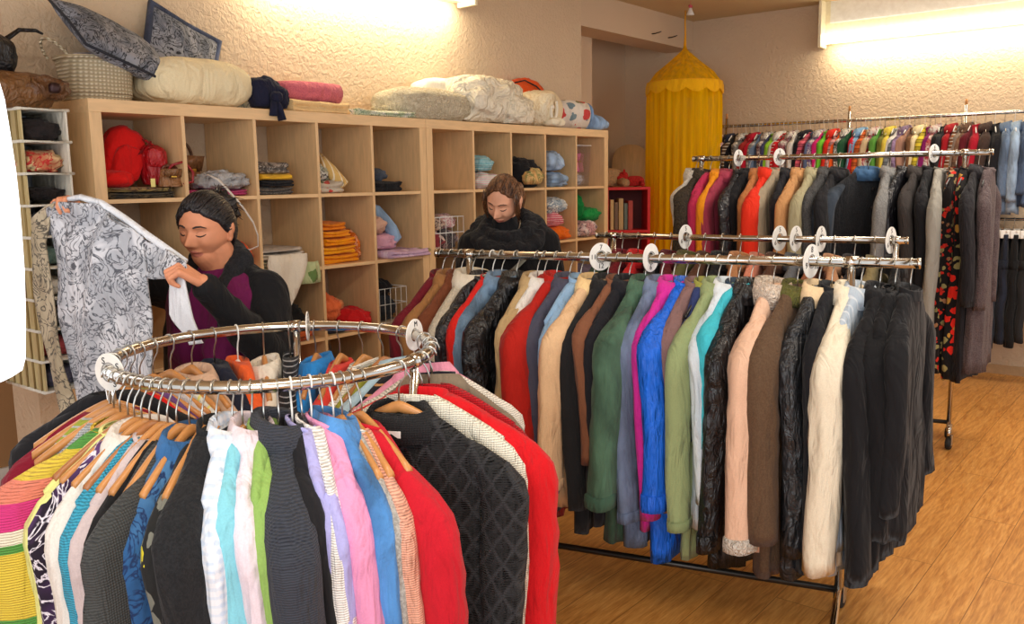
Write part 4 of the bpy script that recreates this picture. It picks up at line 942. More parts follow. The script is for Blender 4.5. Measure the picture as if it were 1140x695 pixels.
# ---- rack 3 : higher rail further back
A3, B3, Z3 = (3.284, -1.269), (3.639, -2.84), 1.625
rack('tall chrome clothes rack of coats in front of the children\'s clothes', A3, B3, Z3, .03, .92, (-.10, .13))
RZ3 = math.atan2(B3[1]-A3[1], B3[0]-A3[0])+PI/2
FLW = fb((26, 20, 20), 'floral', (204, 44, 30), (170, 120, 84), 1.9)
R3 = [
 (.010, 'jacket', 'white fluffy short jacket', fb((232, 222, 206), 'fur', (250, 244, 234)), dict(L=.60, SL=.34, collar='fur', h='black')),
 (.035, 'jacket', 'dark fur jacket', fb((46, 38, 30), 'fur', (84, 70, 50)), dict(L=.56, SL=.34, T=.04, rx=.07, collar='fur', h='black')),
 (.065, 'coat', 'raspberry pink coat', fb((186, 46, 84)), dict(L=.85, SL=.6, collar='round', h='black')),
 (.100, 'coat', 'amber yellow raincoat', fb((236, 150, 26)), dict(L=.85, SL=.6, collar='fold', h='black')),
 (.135, 'coat', 'dusty rose coat', fb((168, 62, 84)), dict(L=.85, SL=.6, collar='fold', h='black')),
 (.175, 'jacket', 'black quilted jacket', fb((26, 28, 34), 'leather'), dict(L=.8, SL=.55, T=.036, rx=.066, collar='stand', h='black')),
 (.210, 'coat', 'long black coat', fb((22, 22, 26)), dict(L=.9, SL=.6, T=.034, collar='fold', h='black')),
 (.245, 'jacket', 'caramel jacket', fb((180, 116, 68)), dict(L=.7, SL=.5, collar='fold', h='wood')),
 (.280, 'coat', 'scarlet coat with a big tied collar', fb((232, 52, 28)), dict(L=.95, SL=.66, T=.042, rx=.074, ry=.05, collar='fur', h='black')),
 (.320, 'jacket', 'stone grey jacket', fb((168, 152, 128)), dict(L=.8, SL=.55, collar='fold', h='black')),
 (.352, 'jacket', 'black wool jacket', fb((30, 30, 36)), dict(L=.85, SL=.6, collar='fold', h='black')),
 (.392, 'coat', 'camel wool coat', fb((198, 146, 96)), dict(L=.95, SL=.62, T=.04, rx=.072, collar='fold', h='black')),
 (.440, 'jacket', 'light khaki jacket', fb((170, 162, 128)), dict(L=.8, SL=.56, T=.034, rx=.062, collar='fold', h='darkwood')),
 (.485, 'jacket', 'charcoal tweed jacket', fb((54, 54, 56), 'tweed', (84, 84, 84)), dict(L=.84, SL=.58, T=.034, collar='fold', h='black')),
 (.525, 'jacket', 'black blazer', fb((30, 30, 34)), dict(L=.84, SL=.58, collar='fold', h='black')),
 (.620, 'jacket', 'dark blue denim jacket hung facing the room', fb((30, 32, 36), 'tweed', (44, 46, 50)), dict(L=.84, SL=.60, T=.05, W=.215, rx=.066, ry=.05, collar='fold', cmat=fb((50, 78, 108), 'denim'), smat=fb((46, 54, 64), 'denim'), buttons=BLACKP, yaw=-.85, h='black')),
 (.690, 'jacket', 'grey herringbone jacket', fb((108, 108, 108), 'tweed', (136, 136, 134)), dict(L=.9, SL=.60, T=.036, rx=.072, collar='fold', h='black')),
 (.735, 'jacket', 'black bomber jacket', fb((26, 26, 32), 'leather'), dict(L=.8, SL=.55, collar='stand', h='black')),
 (.775, 'jacket', 'dark brown knitted jacket', fb((60, 54, 52), 'knit'), dict(L=.84, SL=.58, collar='fold', h='black')),
 (.812, 'jacket', 'plain black jacket', fb((22, 22, 26)), dict(L=.9, SL=.6, collar='stand', h='black')),
 (.850, 'coat', 'long pale grey coat', fb((150, 146, 136)), dict(L=1.05, SL=.80, rx=.062, collar='round', h='black', sleeves=True)),
 (.895, 'dress', 'black dress with large red and tan flowers', FLW, dict(L=1.18, W=.16, T=.045, flare=.05, sleeves=False, collar='round', fold=.02, h='black')),
 (.930, 'dress', 'long black dress with red daisies', fb((24, 20, 20), 'floral', (226, 40, 26), (190, 140, 60), 1.15), dict(L=1.20, W=.16, T=.04, flare=.04, sleeves=False, collar='round', fold=.02, h='black')),
 (.962, 'coat', 'long black pleated coat', fb((34, 32, 36), 'stripes_x', (22, 20, 24), sc=3), dict(L=1.22, SL=.6, collar='fold', h='black')),
 (.992, 'coat', 'grey brown boucle knit coat at the near end', fb((74, 62, 64), 'tweed', (100, 86, 86)), dict(L=1.18, SL=.62, T=.04, W=.15, rx=.05, flare=.05, collar='round', h='black')),
]
hang_row(R3, A3, B3, Z3, RZ3, 'on the tall middle rail', 'coats on the tall middle rail', 90)
# ---- back rail : children's clothes along the far wall
A4, B4, Z4 = (5.42, -.42), (5.42, -3.30), 1.935
t = thing('clothes_rail', 'long high rail of children\'s clothes along the far wall', 'clothes rail', (5.42, -1.86, 0))
obj('rail', TU([(0, 1.46, Z4), (0, 0, Z4-.004), (0, -1.46, Z4)], .013, 12), CHROME, t)
for yy in (1.40, .37, -.46, -1.35):
    obj('upright', TU([(.06, yy, 0), (.06, yy, Z4+.07)], .012, 10), CHROME, t); obj('peg', TU([(.0, yy, Z4), (.06, yy, Z4)], .010, 8), CHROME, t)
    obj('peg_tip', TU([(.06, yy, Z4+.07), (.06, yy, Z4+.11)], .010, 8), HWOOD, t)
    obj('foot', TU([(-.16, yy, .014), (.2, yy, .014)], .014, 8), CHROME, t)
obj('lower_rail', TU([(-.0, -.52, 1.185), (0, -1.46, 1.185)], .011, 10), CHROME, t)
kid = [('slate', (96, 110, 130)), ('pale pink', (214, 176, 180)), ('navy', (34, 40, 62)), ('brown', (90, 72, 54)), ('black', (24, 24, 28)), ('dark grey', (40, 42, 48)), ('grey', (126, 126, 124)), ('brick red', (160, 44, 40)), ('crimson', (186, 24, 48)), ('light grey', (176, 176, 176)), ('steel blue', (104, 124, 150)), ('plum', (96, 36, 60)), ('indigo', (70, 72, 110)), ('lime green', (140, 190, 50)), ('white', (226, 222, 216)), ('bright red', (214, 28, 34)), ('red', (198, 30, 40)), ('wine', (140, 30, 60)), ('white', (220, 214, 206)), ('black', (26, 26, 30)), ('ink black', (24, 26, 36)), ('rose pink', (226, 100, 120)), ('blue grey', (96, 108, 140)), ('violet', (110, 76, 140)), ('magenta', (214, 36, 116)), ('apple green', (110, 190, 50)), ('tomato red', (220, 50, 34)), ('soft pink', (222, 160, 160)), ('orange', (232, 92, 30)), ('black', (24, 24, 26)), ('dark green', (36, 84, 56)), ('red', (196, 26, 50)), ('sky blue', (130, 170, 206)), ('orange', (224, 110, 50)), ('beige', (206, 180, 140)), ('cherry red', (190, 24, 40)), ('grass green', (90, 150, 60)), ('olive', (120, 120, 50)), ('yellow', (222, 200, 80)), ('grey', (130, 136, 140)), ('white', (222, 220, 214)), ('lilac', (190, 160, 200)), ('tan', (170, 130, 110)), ('brown', (120, 84, 56)), ('cream', (230, 214, 170)), ('yellow', (226, 206, 60)), ('purple', (130, 30, 100)), ('crimson', (180, 20, 50)), ('black', (22, 22, 24)), ('charcoal', (44, 44, 48)), ('deep red', (160, 24, 34)), ('rust brown', (136, 84, 50)), ('mushroom grey', (126, 112, 100)), ('tan', (150, 110, 84)), ('maroon', (96, 24, 34))]
import itertools
mats4 = {}
seen = set(); nk = len(kid)
for i, (cn, cc) in enumerate(kid):
    tt = .006+(.86-.006)*.79*(i/(nk-1))**.98
    y = A4[1]+(B4[1]-A4[1])*tt
    left = kid[i-1][0] if i else 'nothing'; right = kid[i+1][0] if i < nk-1 else 'long red'
    kd = ['plain', 'plain', 'plain', 'stripes_z', 'plain', 'print'][(i*7) % 6]
    m = fabric(cc, kd, c2=scl(cc, .55) if sum(cc) > 330 else (210, 205, 196), c3=scl(cc, .8)) if kd != 'plain' else fabric(cc)
    lb = f'{cn} child\'s top on the far rail between {left} and {right} ones'
    if lb in seen: lb = lb.replace('child\'s', 'small child\'s')
    seen.add(lb)
    rz = PI/2+PI/2+rnd.uniform(-.14, .14)
    nm = ['sweater', 'shirt', 'jacket'][i % 3]
    garment(nm, lb, (5.42, y, Z4-.0025), rz, "children's clothes on the far rail", m, L=.46+.05*math.sin(i*2.3), W=.135, T=.020, SL=.26+.04*math.cos(i*3.1), rx=.040, ry=.025, collar=[None, 'round', 'fold'][i % 3], seed=150+i, sc=1, neck=.045)
    hanger(['white', 'black', 'wire'][i % 3], (5.42, y, Z4-.0025), rz, f'{PROTO[["white", "black", "wire"][i % 3]][1]} hanger of the {cn} child\'s top between {left} and {right} ones', 'small hangers on the far rail', .68 if i % 3 == 0 else .72)
far_right = [
 ('dress', 'long crimson dress at the right of the far rail', fb((170, 24, 44)), dict(L=.78, W=.13, SL=.4, T=.024)),
 ('jacket', 'dark brown jacket at the right of the far rail', fb((66, 50, 44)), dict(L=.72, W=.14, SL=.4, T=.026)),
 ('sweater', 'black sweater at the right of the far rail', fb((26, 26, 30)), dict(L=.6, W=.14, SL=.4, T=.026)),
 ('jacket', 'slate denim jacket near the right border, on the far rail', fb((84, 100, 122), 'denim'), dict(L=.70, W=.15, SL=.42, T=.03, rx=.05)),
 ('jacket', 'pale blue denim jacket at the right border, on the far rail', fb((122, 140, 160), 'denim'), dict(L=.70, W=.16, SL=.45, T=.034, rx=.056)),
 ('jacket', 'dark denim jacket beyond the right border of the far rail', fb((60, 74, 96), 'denim'), dict(L=.66, W=.15, SL=.4, T=.03)),
]
for i, (nm, lb, m, op) in enumerate(far_right):
    y = -2.40-.062*i
    garment(nm, lb, (5.42, y, Z4-.0025), PI+rnd.uniform(-.15, .15)+.25, 'larger clothes on the far rail', m, seed=220+i, collar='fold' if nm == 'jacket' else 'round', **op)
    hanger('wire' if i % 2 else 'white', (5.42, y, Z4-.0025), PI+.25, f'hanger carrying the {lb}', 'hangers of the larger clothes on the far rail', .78)
# trousers on the lower rail
def trousers(label, loc, rz, L, mat, seed, W=.155):
    rings = []; n = 28
    for j in range(8):
        v = j/7; z = -.10-.24*v; hw = W*(.86+.14*v)
        rings.append([Vector((hw*spow(math.cos(a), .8), (.022+.012*v)*spow(math.sin(a), .8)+.005*math.sin(hw*math.cos(a)*40+seed), z)) for a in [2*PI*k/n for k in range(n)]])
    o = obj('trousers', loft(bmesh.new(), rings), mat); o.location = loc; o.rotation_euler = (0, 0, rz)
    tag(o, label, 'trousers', 'trousers on the low far rail')
    for sd in (-1, 1):
        rg = []
        for j in range(13):
            v = j/12; z = -.28-(L-.28)*v; cx = sd*W*.5
            rg.append([Vector((cx+W*.5*(1-.12*v)*math.cos(a), .032*math.sin(a)*(1+.2*nz(a, z*9, seed))+.006*math.sin(z*20+seed), z+.004*nz(a, 1, seed))) for a in [2*PI*k/16 for k in range(16)]])
        obj('trouser_leg', loft(bmesh.new(), rg), mat, o)
    obj('waistband', loft(bmesh.new(), [[Vector((W*.875*g*spow(math.cos(a), .8), .026*g*spow(math.sin(a), .8), z)) for a in [2*PI*k/n for k in range(n)]] for g, z in ((1, -.135), (1.03, -.13), (1.03, -.105), (1, -.098))]), mat, o)
def clip_hanger(label, loc, rz, wd=.14):
    if 'clip' not in PCACHE:
        t = thing('clip_hanger', label, 'hanger', loc, rz, 'white clip hangers on the low far rail')
        obj('bar', TU([(-wd, 0, -.075), (0, 0, -.07), (wd, 0, -.075)], .006, 8), WHITEP, t)
        obj('hook', TU([(0, 0, -.07), (0, 0, -.04), (.015, 0, -.018)]+[(.0165*math.cos(a), 0, .0165*math.sin(a)) for a in [math.radians(d) for d in range(-20, 211, 21)]], .002, 6), STEEL, t)
        for sd in (-1, 1): obj('clip', BX(sd*wd*.8-.012, sd*wd*.8+.012, -.036, .036, -.125, -.068, bev=.004), WHITEP, t)
        PCACHE['clip'] = t; return t
    return dup(PCACHE['clip'], loc, rz, label)
tr = [('black corduroy trousers', fb((32, 32, 36), 'stripes_x', (20, 20, 22), sc=4), .92), ('charcoal trousers', fb((44, 44, 50)), .9), ('dark wash jeans', fb((36, 42, 54), 'denim'), .92), ('blackish blue jeans', fb((30, 34, 46), 'denim'), .88), ('black cotton trousers', fb((24, 24, 26)), .9), ('grey black trousers', fb((40, 40, 42)), .86), ('pink checked trousers', fb((206, 70, 96), 'check', (226, 140, 150), sc=2), .66), ('dark indigo jeans', fb((34, 38, 58), 'denim'), .88), ('faded black jeans', fb((48, 50, 56), 'denim'), .88), ('navy trousers', fb((28, 32, 48)), .88)]
for i, (nm, m, L) in enumerate(tr):
    y = -2.44-.062*i; loc = (5.42, y, 1.182)
    trousers(f'{nm} clipped on the low far rail', loc, PI+.3, L, m, 260+i); clip_hanger(f'white clip hanger of the {nm} on the low far rail', loc, PI+.3)

# ---- round rack in front
CXR, CYR, ZR, RR = -.365, -1.98, 1.10, .388
t = thing('round_clothes_rack', 'round chrome clothes rack in the left foreground', 'clothes rack', (CXR, CYR, 0))
obj('ring_rail', TU([(RR*math.cos(a), RR*math.sin(a), ZR) for a in [2*PI*i/96 for i in range(96)]], .0145, 14, closed=True), CHROME, t)
obj('center_pole', TU([(0, 0, .05), (0, 0, .62)], .02, 14), CHROME, t)
for k in range(3):
    a = math.radians((45, 150, 287)[k]); c_, s_ = math.cos(a), math.sin(a)
    obj('arm', TU([(0, 0, .60), (RR*.6*c_, RR*.6*s_, .66), (RR*.96*c_, RR*.96*s_, .85), (RR*c_, RR*s_, ZR-.012)], .011, 10), CHROME, t)
    obj('foot', TU([(0, 0, .08), (RR*.9*c_, RR*.9*s_, .05), (RR*1.05*c_, RR*1.05*s_, .015)], .013, 10), CHROME, t)
    obj('rail_joint', TU([(RR*math.cos(a+q), RR*math.sin(a+q), ZR) for q in (-.035, 0, .035)], .0185, 14), CHROME, t)
def F(c, kind='plain', c2=None, c3=None, sc=1): return fabric(c, kind, c2, c3, sc)
RD = [  # angle in degrees around the ring (front is about -125), name, description, material, options
 (150, 'sweater', 'maroon fine sweater', F((130, 22, 44)), dict(L=.62, h='wood')),
 (158, 'sweater', 'lime and grey striped sweater', F((150, 160, 60), 'stripes_z', (176, 180, 180), sc=1.5), dict(L=.62, W=.16, out=0, rx=.04, h='wood')),
 (165, 'top', 'pale grey ribbed top', F((176, 180, 184), 'knit'), dict(L=.66, W=.15, out=0, rx=.035, h='wood')),
 (172, 'sweater', 'multicoloured wide striped knit sweater in yellow, green and pink', fabric((220, 196, 70), 'bands'), dict(L=.70, SL=.40, W=.20, out=.03, rx=.070, ry=.045, T=.034, h='wood', collar='round', sflare=.45, cmat=F((206, 170, 40), 'knit'))),
 (178, 'cardigan', 'pale yellow cardigan', F((222, 222, 140), 'plain'), dict(L=.75, SL=.6, h='darkwood', collar='round')),
 (182, 'blouse', 'black and purple patterned blouse', F((34, 26, 40), 'print', (90, 60, 110), (226, 220, 230), 1.4), dict(L=.8, SL=.6, h='wood')),
 (186, 'shirt', 'white shirt with fine trim', F((226, 220, 212)), dict(L=.8, SL=.6, h='wood', collar='fold')),
 (190, 'sweater', 'turquoise knitted sweater', F((60, 156, 186), 'knit'), dict(L=.8, SL=.6, h='darkwood', rx=.05)),
 (194, 'shirt', 'pale pink grey shirt', F((200, 184, 184)), dict(L=.8, SL=.62, h='wood', T=.03, collar='round')),
 (197.5, 'top', 'plain black top', F((24, 24, 26)), dict(L=.8, SL=.62, h='wood', rx=.05)),
 (201, 'cardigan', 'dark grey flared knit cardigan', F((66, 68, 68), 'knit'), dict(L=.74, SL=.44, rx=.07, T=.034, sflare=.9, h='wood')),
 (205.5, 'jacket', 'blue denim jacket with embroidered red edging', F((44, 88, 138), 'print', (70, 116, 160), (30, 50, 90), 1.2), dict(L=.8, SL=.6, T=.034, rx=.055, collar='fold', cmat=F((40, 76, 116), 'denim'), h='wood')),
 (210, 'blouse', 'black blouse with yellow flowers', F((36, 36, 36), 'floral', (222, 206, 50), (120, 120, 110), 1), dict(L=.8, SL=.6, h='wood')),
 (214.5, 'jacket', 'black jacket with piping', F((24, 25, 28), 'tweed', (34, 35, 38)), dict(L=.85, SL=.62, T=.04, rx=.072, ry=.045, collar='stand', h='wood')),
 (219.5, 'shirt', 'white and pale blue checked shirt', F((226, 230, 238), 'check', (196, 212, 232), sc=2), dict(L=.85, SL=.62, T=.03, rx=.056, collar='fold', h='darkwood')),
 (222.5, 'top', 'aqua blue top', F((130, 200, 216)), dict(L=.8, SL=.5, rx=.04, h='wood')),
 (225.5, 'blouse', 'pale lavender pink blouse', F((226, 212, 222)), dict(L=.85, SL=.62, rx=.054, collar='fold', h='darkwood')),
 (229, 'cardigan', 'light green cardigan', F((140, 176, 92)), dict(L=.85, SL=.62, rx=.054, ry=.036, collar='round', h='black')),
 (233.5, 'sweater', 'chunky charcoal knit sweater', F((56, 60, 70), 'knit'), dict(L=.85, SL=.64, T=.042, rx=.070, ry=.05, collar='fur', h='black')),
 (237.5, 'dress', 'black dress with fine white stripes near the hem', F((24, 24, 28)), dict(L=.85, SL=.5, rx=.046, hem=(F((40, 40, 44), 'stripes_z', (210, 210, 210), sc=8), .10), h='white')),
 (240.5, 'shirt', 'lavender blue shirt', F((170, 168, 222)), dict(L=.85, SL=.62, rx=.046, collar='round', h='wire')),
 (243.5, 'cardigan', 'white knitted cardigan', F((234, 230, 226), 'knit'), dict(L=.85, SL=.62, rx=.046, collar='round', h='white')),
 (247, 'cardigan', 'candy pink cardigan', F((228, 150, 190)), dict(L=.85, SL=.64, rx=.054, ry=.036, collar='round', h='wire')),
 (250.5, 'shirt', 'blue denim shirt with pearl snaps', F((60, 104, 152), 'denim'), dict(L=.85, SL=.62, rx=.050, collar='fold', h='white')),
 (253.5, 'blouse', 'grey lace blouse', F((150, 146, 140), 'tweed', (180, 176, 170)), dict(L=.82, SL=.58, rx=.046, collar='round', h='wood')),
 (256.5, 'sweater', 'peach ribbed sweater', F((226, 166, 142), 'knit'), dict(L=.85, SL=.60, rx=.054, collar='round', cmat=F((214, 214, 206), 'knit'), h='wood')),
 (260.5, 'cardigan', 'red cardigan', F((192, 22, 40)), dict(L=.88, SL=.66, T=.036, rx=.062, ry=.045, collar='round', h='wood')),
 (277, 'sweater', 'black cable knit sweater with a polo collar', F((34, 34, 36), 'cable'), dict(L=.80, SL=.60, W=.21, T=.038, rx=.060, ry=.045, collar='fold', cmat=F((32, 32, 34), 'knit'), h='wood', yaw=3.42, neck=.065)),
 (286, 'jacket', 'ivory knit jacket', F((232, 226, 208), 'knit'), dict(L=.85, SL=.64, W=.215, rx=.058, collar='round', h='wood', yaw=.2)),
 (293, 'coat', 'big red wool coat', F((204, 16, 26)), dict(L=.95, SL=.70, W=.225, T=.046, rx=.070, ry=.055, collar='stand', h='darkwood', yaw=.1)),
 (302, 'cardigan', 'deep red knitted cardigan', F((176, 18, 30), 'knit'), dict(L=.85, SL=.62, W=.21, collar='round', h='black')),
 (312, 'jacket', 'taupe jacket', F((130, 116, 98)), dict(L=.8, SL=.6, collar='fold', h='wood')),
 (322, 'cardigan', 'cream cardigan with dark trim', F((232, 226, 214), 'knit'), dict(L=.75, SL=.5, W=.20, T=.034, collar='round', cmat=F((40, 40, 50)), h='black')),
 (332, 'shirt', 'pink shirt', F((226, 150, 176)), dict(L=.7, SL=.5, collar='fold', h='wood')),
 (342, 'top', 'black and tan top', F((34, 34, 40), 'stripes_z', (190, 140, 90)), dict(L=.7, SL=.5, h='wood')),
 (352, 'blouse', 'pale blue blouse', F((176, 206, 222)), dict(L=.7, SL=.5, collar='fold', h='wood')),
 (4, 'top', 'olive green top', F((150, 150, 60)), dict(L=.7, SL=.5, h='darkwood')),
 (15, 'sweater', 'white cable sweater', F((236, 232, 222), 'knit'), dict(L=.7, SL=.5, collar='round', h='wood')),
 (26, 'top', 'coral red top', F((222, 70, 60)), dict(L=.7, SL=.5, h='wood')),
 (37, 'shirt', 'bright azure shirt', F((40, 130, 206)), dict(L=.7, SL=.5, h='wood', collar='fold')),
 (48, 'top', 'black top with grey stripes', F((30, 30, 34), 'stripes_z', (150, 150, 154), sc=2), dict(L=.7, SL=.5, h='black')),
 (59, 'blouse', 'off white blouse', F((228, 220, 204)), dict(L=.7, SL=.5, collar='fold', h='wood')),
 (70, 'top', 'orange top', F((230, 96, 44)), dict(L=.7, SL=.5, h='white')),
 (80, 'top', 'dark navy top', F((30, 34, 50)), dict(L=.7, SL=.5, h='black')),
 (90, 'shirt', 'beige pink shirt', F((206, 172, 146)), dict(L=.7, SL=.5, collar='fold', h='wood')),
 (100, 'cardigan', 'white and yellow edged cardigan', F((214, 216, 210), 'stripes_x', (224, 220, 130), sc=.8), dict(L=.7, SL=.5, h='wood')),
 (109, 'top', 'grey white top', F((198, 194, 196)), dict(L=.7, SL=.5, h='wood')),
 (117, 'top', 'purple top', F((108, 76, 130)), dict(L=.7, SL=.5, h='wood')),
 (124, 'top', 'bright red top', F((210, 30, 34)), dict(L=.7, SL=.5, h='wood')),
 (131, 'top', 'mustard orange top', F((220, 150, 40)), dict(L=.7, SL=.5, h='wood')),
 (139, 'sweater', 'black sweater', F((30, 30, 34)), dict(L=.62, SL=.45, h='black')),
]
for i, (deg, nm, desc, mat, opt) in enumerate(RD):
    opt = dict(opt); h = opt.pop('h', 'wood'); yw = opt.pop('yaw', 0); a = math.radians(deg)
    loc = Vector((CXR+RR*math.cos(a), CYR+RR*math.sin(a), ZR-.0035)); rz = a+PI+yw+rnd.uniform(-.05, .05)
    opt.setdefault('W', .19); opt.setdefault('T', .022); opt.setdefault('rx', .05); opt.setdefault('ry', .03)
    go = garment(nm, f'{desc} on the round rack', loc-Vector((0, 0, .022 if 'wood' in h and (deg < 214 or 250 < deg < 285) else 0)), rz, 'clothes on the round rack', mat, seed=300+i*1.9, **opt)
    if 'cable knit' in desc:
        lbm = obj('neck_label', BX(-.020, .022, -.052, -.050, -.128, -.112, bev=.0006), simple('white_label', (236, 234, 230), .7), go, False); lbm['label'] = 'white woven label in the neck'
        pt = obj('price_tag', BX(-.034, -.014, -.058, -.056, -.175, -.138, bev=.0006), simple('white_label', (236, 234, 230), .7), go, False); pt['label'] = 'small white paper price tag'
        obj('tag_string', TU([(-.024, -.057, -.138), (-.018, -.053, -.122), (-.010, -.051, -.118)], .0008, 5), simple('white_label', (236, 234, 230), .7), go)
    hanger(h, loc, rz, f'{PROTO[h][1]} hanger holding the {desc}'+(' on the round rack' if len(desc.split()) < 9 else ''), 'hangers on the round rack')
# paper labels in the black cable sweater's neck
# ---- size discs on the rails
def on(A, B, t_): return (A[0]+(B[0]-A[0])*t_, A[1]+(B[1]-A[1])*t_)
for (t_, r, tx, yw, lb) in [(.389, .050, [('7', 90), ('11', 180), ('12', 270)], -.62, 'round white size disc marked 7, 11 and 12 on the front rail'),
                       (.497, .050, [('6', 265)], -.32, 'round white size disc on the front rail above the green jacket'),
                       (.812, .056, [('8', 90), ('9', 200), ('10', 330)], -.38, 'round white size disc on the front rail above the brown coat')]:
    x, y = on(A1, B1, t_); disc((x, y, Z1), RZ1+yw, r, tx, lb, 'size discs on the front rail')
for (t_, lb) in [(.318, 'thin white disc near the left of the second rail'), (.626, 'white disc left of the pair in the middle of the second rail'), (.677, 'white disc right of the pair in the middle of the second rail'), (.753, 'largest looking white disc on the second rail above the front rail disc'), (.955, 'white disc at the right end of the second rail')]:
    x, y = on(A2, B2, t_); disc((x, y, Z2), RZ2-.35+rnd.uniform(-.2, .2), .055, [('5', 90), ('6', 210)], lb, 'size discs on the second rail')
for (t_, lb) in [(.169, 'white disc at the left on the tall middle rail'), (.317, 'second white disc from the left on the tall middle rail'), (.826, 'white disc at the right of the tall middle rail')]:
    x, y = on(A3, B3, t_); disc((x, y, Z3), RZ3-.45+rnd.uniform(-.15, .15), .050, [('6', 90), ('5', 210)], lb, 'size discs on the tall middle rail')
for (deg, tx, yw, lb) in [(163, [('S', 120), ('S', 30), ('S', -60)], -1.0, 'white disc marked S three times at the left of the round rack'),
                          (40, [('S', 100), ('M', 220)], .1, 'white disc at the back of the round rack'),
                          (-18, [('M', 100), ('L', 210)], .55, 'white disc at the right of the round rack')]:
    a = math.radians(deg); disc((CXR+RR*math.cos(a), CYR+RR*math.sin(a), ZR), a+PI+yw, .044, tx, lb, 'size discs on the round rack')

# ------------------------------------------------------------------ people
def capsule(bm, a, b, ra, rb, seg=16):
    a, b = Vector(a), Vector(b); d = (b-a); L = d.length or 1e-4; d.normalize()
    up = Vector((0, 0, 1)) if abs(d.z) < .9 else Vector((1, 0, 0)); nx = d.cross(up).normalized(); ny = d.cross(nx)
    rg = []
    for k in range(6): an = -PI/2+k*PI/2/5; rg.append((a+d*ra*math.sin(an), max(1e-4, ra*math.cos(an))))
    for k in range(6): an = k*PI/2/5; rg.append((b+d*rb*math.sin(an), max(1e-4, rb*math.cos(an))))
    loft(bm, [[c+nx*math.cos(2*PI*i/seg)*r+ny*math.sin(2*PI*i/seg)*r for i in range(seg)] for c, r in rg])
def ellip(bm, c, s, rot=None):
    m = Matrix.Translation(c) @ (rot.to_4x4() if rot else Matrix.Identity(4)) @ Matrix.Diagonal((*s, 1))
    bmesh.ops.create_uvsphere(bm, u_segments=32, v_segments=20, radius=1, matrix=m)
def remesh(name, bm, voxel, mats, parent, smooth=4, disp=None, bevel=0):
    o = obj('tmp', bm, mats[0])
    m = o.modifiers.new('r', 'REMESH'); m.mode = 'VOXEL'; m.voxel_size = voxel; m.use_smooth_shade = True
    s = o.modifiers.new('s', 'SMOOTH'); s.iterations = smooth; s.factor = .5
    dg = bpy.context.evaluated_depsgraph_get(); me = bpy.data.meshes.new_from_object(o.evaluated_get(dg))
    old = o.data; bpy.data.objects.remove(o); bpy.data.meshes.remove(old)
    me.name = name; me.materials.clear()
    for mm in mats: me.materials.append(mm)
    if disp:
        nn_ = [v.normal.copy() for v in me.vertices]; cc_ = [v.co.copy() for v in me.vertices]
        flat_ = []
        for c_, n_ in zip(cc_, nn_): flat_.extend(disp(c_, n_))
        me.vertices.foreach_set('co', flat_); me.update()
    for p in me.polygons: p.use_smooth = True
    r = bpy.data.objects.new(name, me); C.objects.link(r)
    if parent: r.parent = parent
    return r
def sstep(a, b, x): x = max(0, min(1, (x-a)/(b-a))); return x*x*(3-2*x)
HA, HB, HC = .073, .092, .112
def G(x, z, x0, z0, sx, sz): return math.exp(-((x-x0)/sx)**2-((z-z0)/sz)**2)
def face_off(x, z, mouth=.0):
    f = 0
    f -= .026*G(x, z, 0, -.024, .011, .013)+.014*G(x, z, 0, -.004, .0085, .020)+.006*G(x, z, 0, -.012, .016, .016)
    for s in (-1, 1):
        f += .013*G(x, z, s*.031, .012, .019, .011); f -= .0085*G(x, z, s*.031, .009, .0125, .0085)
        f -= .005*G(x, z, s*.028, .031, .022, .007); f -= .007*G(x, z, s*.013, -.032, .0065, .007)
        f -= .006*G(x, z, s*.043, -.026, .018, .020); f += .0025*G(x, z, s*.024, -.040, .007, .014)
    f -= .009*G(x, z, 0, -.056, .021, .0055)+.009*G(x, z, 0, -.068, .017, .0055)+.004*G(x, z, 0, -.06, .03, .016)
    f += (.006+mouth)*G(x, z, 0, -.0618, .023, .0024); f += .004*G(x, z, 0, -.080, .016, .006)
    f -= .010*G(x, z, 0, -.097, .018, .013)
    return f
def head_point(d, mouth=0):
    x, y, z = d.x*HA, d.y*HB, d.z*HC
    k = sstep(.02, .10, -z); x *= 1-.30*k*(1 if y < .02 else .6)
    if y < 0:
        y = -HB*abs(d.y)**.82*(1-.05*k)
        w = sstep(.15, .45, -d.y); y += face_off(x, z, mouth)*w
    else: y *= 1-.25*k
    return Vector((x, y, z))
def head_verts(bm, M, mouth=0):
    n, m = 120, 90; rings = []
    for j in range(m+1):
        ph = -PI/2+PI*j/m
        rings.append([M @ head_point(Vector((math.cos(ph)*math.sin(2*PI*i/n), -math.cos(ph)*math.cos(2*PI*i/n), math.sin(ph))), mouth) for i in range(n)])
    loft(bm, rings)
    for s in (-1, 1):
        R = Matrix.Rotation(s*.35, 3, 'Z')
        for (c, sz) in (((s*.077, .012, -.004), (.007, .018, .030)), ((s*.083, .018, .008), (.005, .013, .019)), ((s*.076, .004, -.028), (.007, .009, .011))):
            b2 = bmesh.new(); ellip(b2, Vector(c), sz, R); bmesh.ops.transform(b2, matrix=M, verts=b2.verts[:]); me_ = bpy.data.meshes.new('t'); b2.to_mesh(me_); b2.free(); bm.from_mesh(me_); bpy.data.meshes.remove(me_)
def surf(x, z, lift=.0015):
    # point on the front of the face at (x, z)
    k = sstep(.02, .10, -z); xx = x/(1-.30*k); q = max(.01, 1-(xx/HA)**2-(z/HC)**2)
    return Vector((x, -HB*math.sqrt(q)**.82*(1-.05*k)+face_off(x, z)-lift, z))
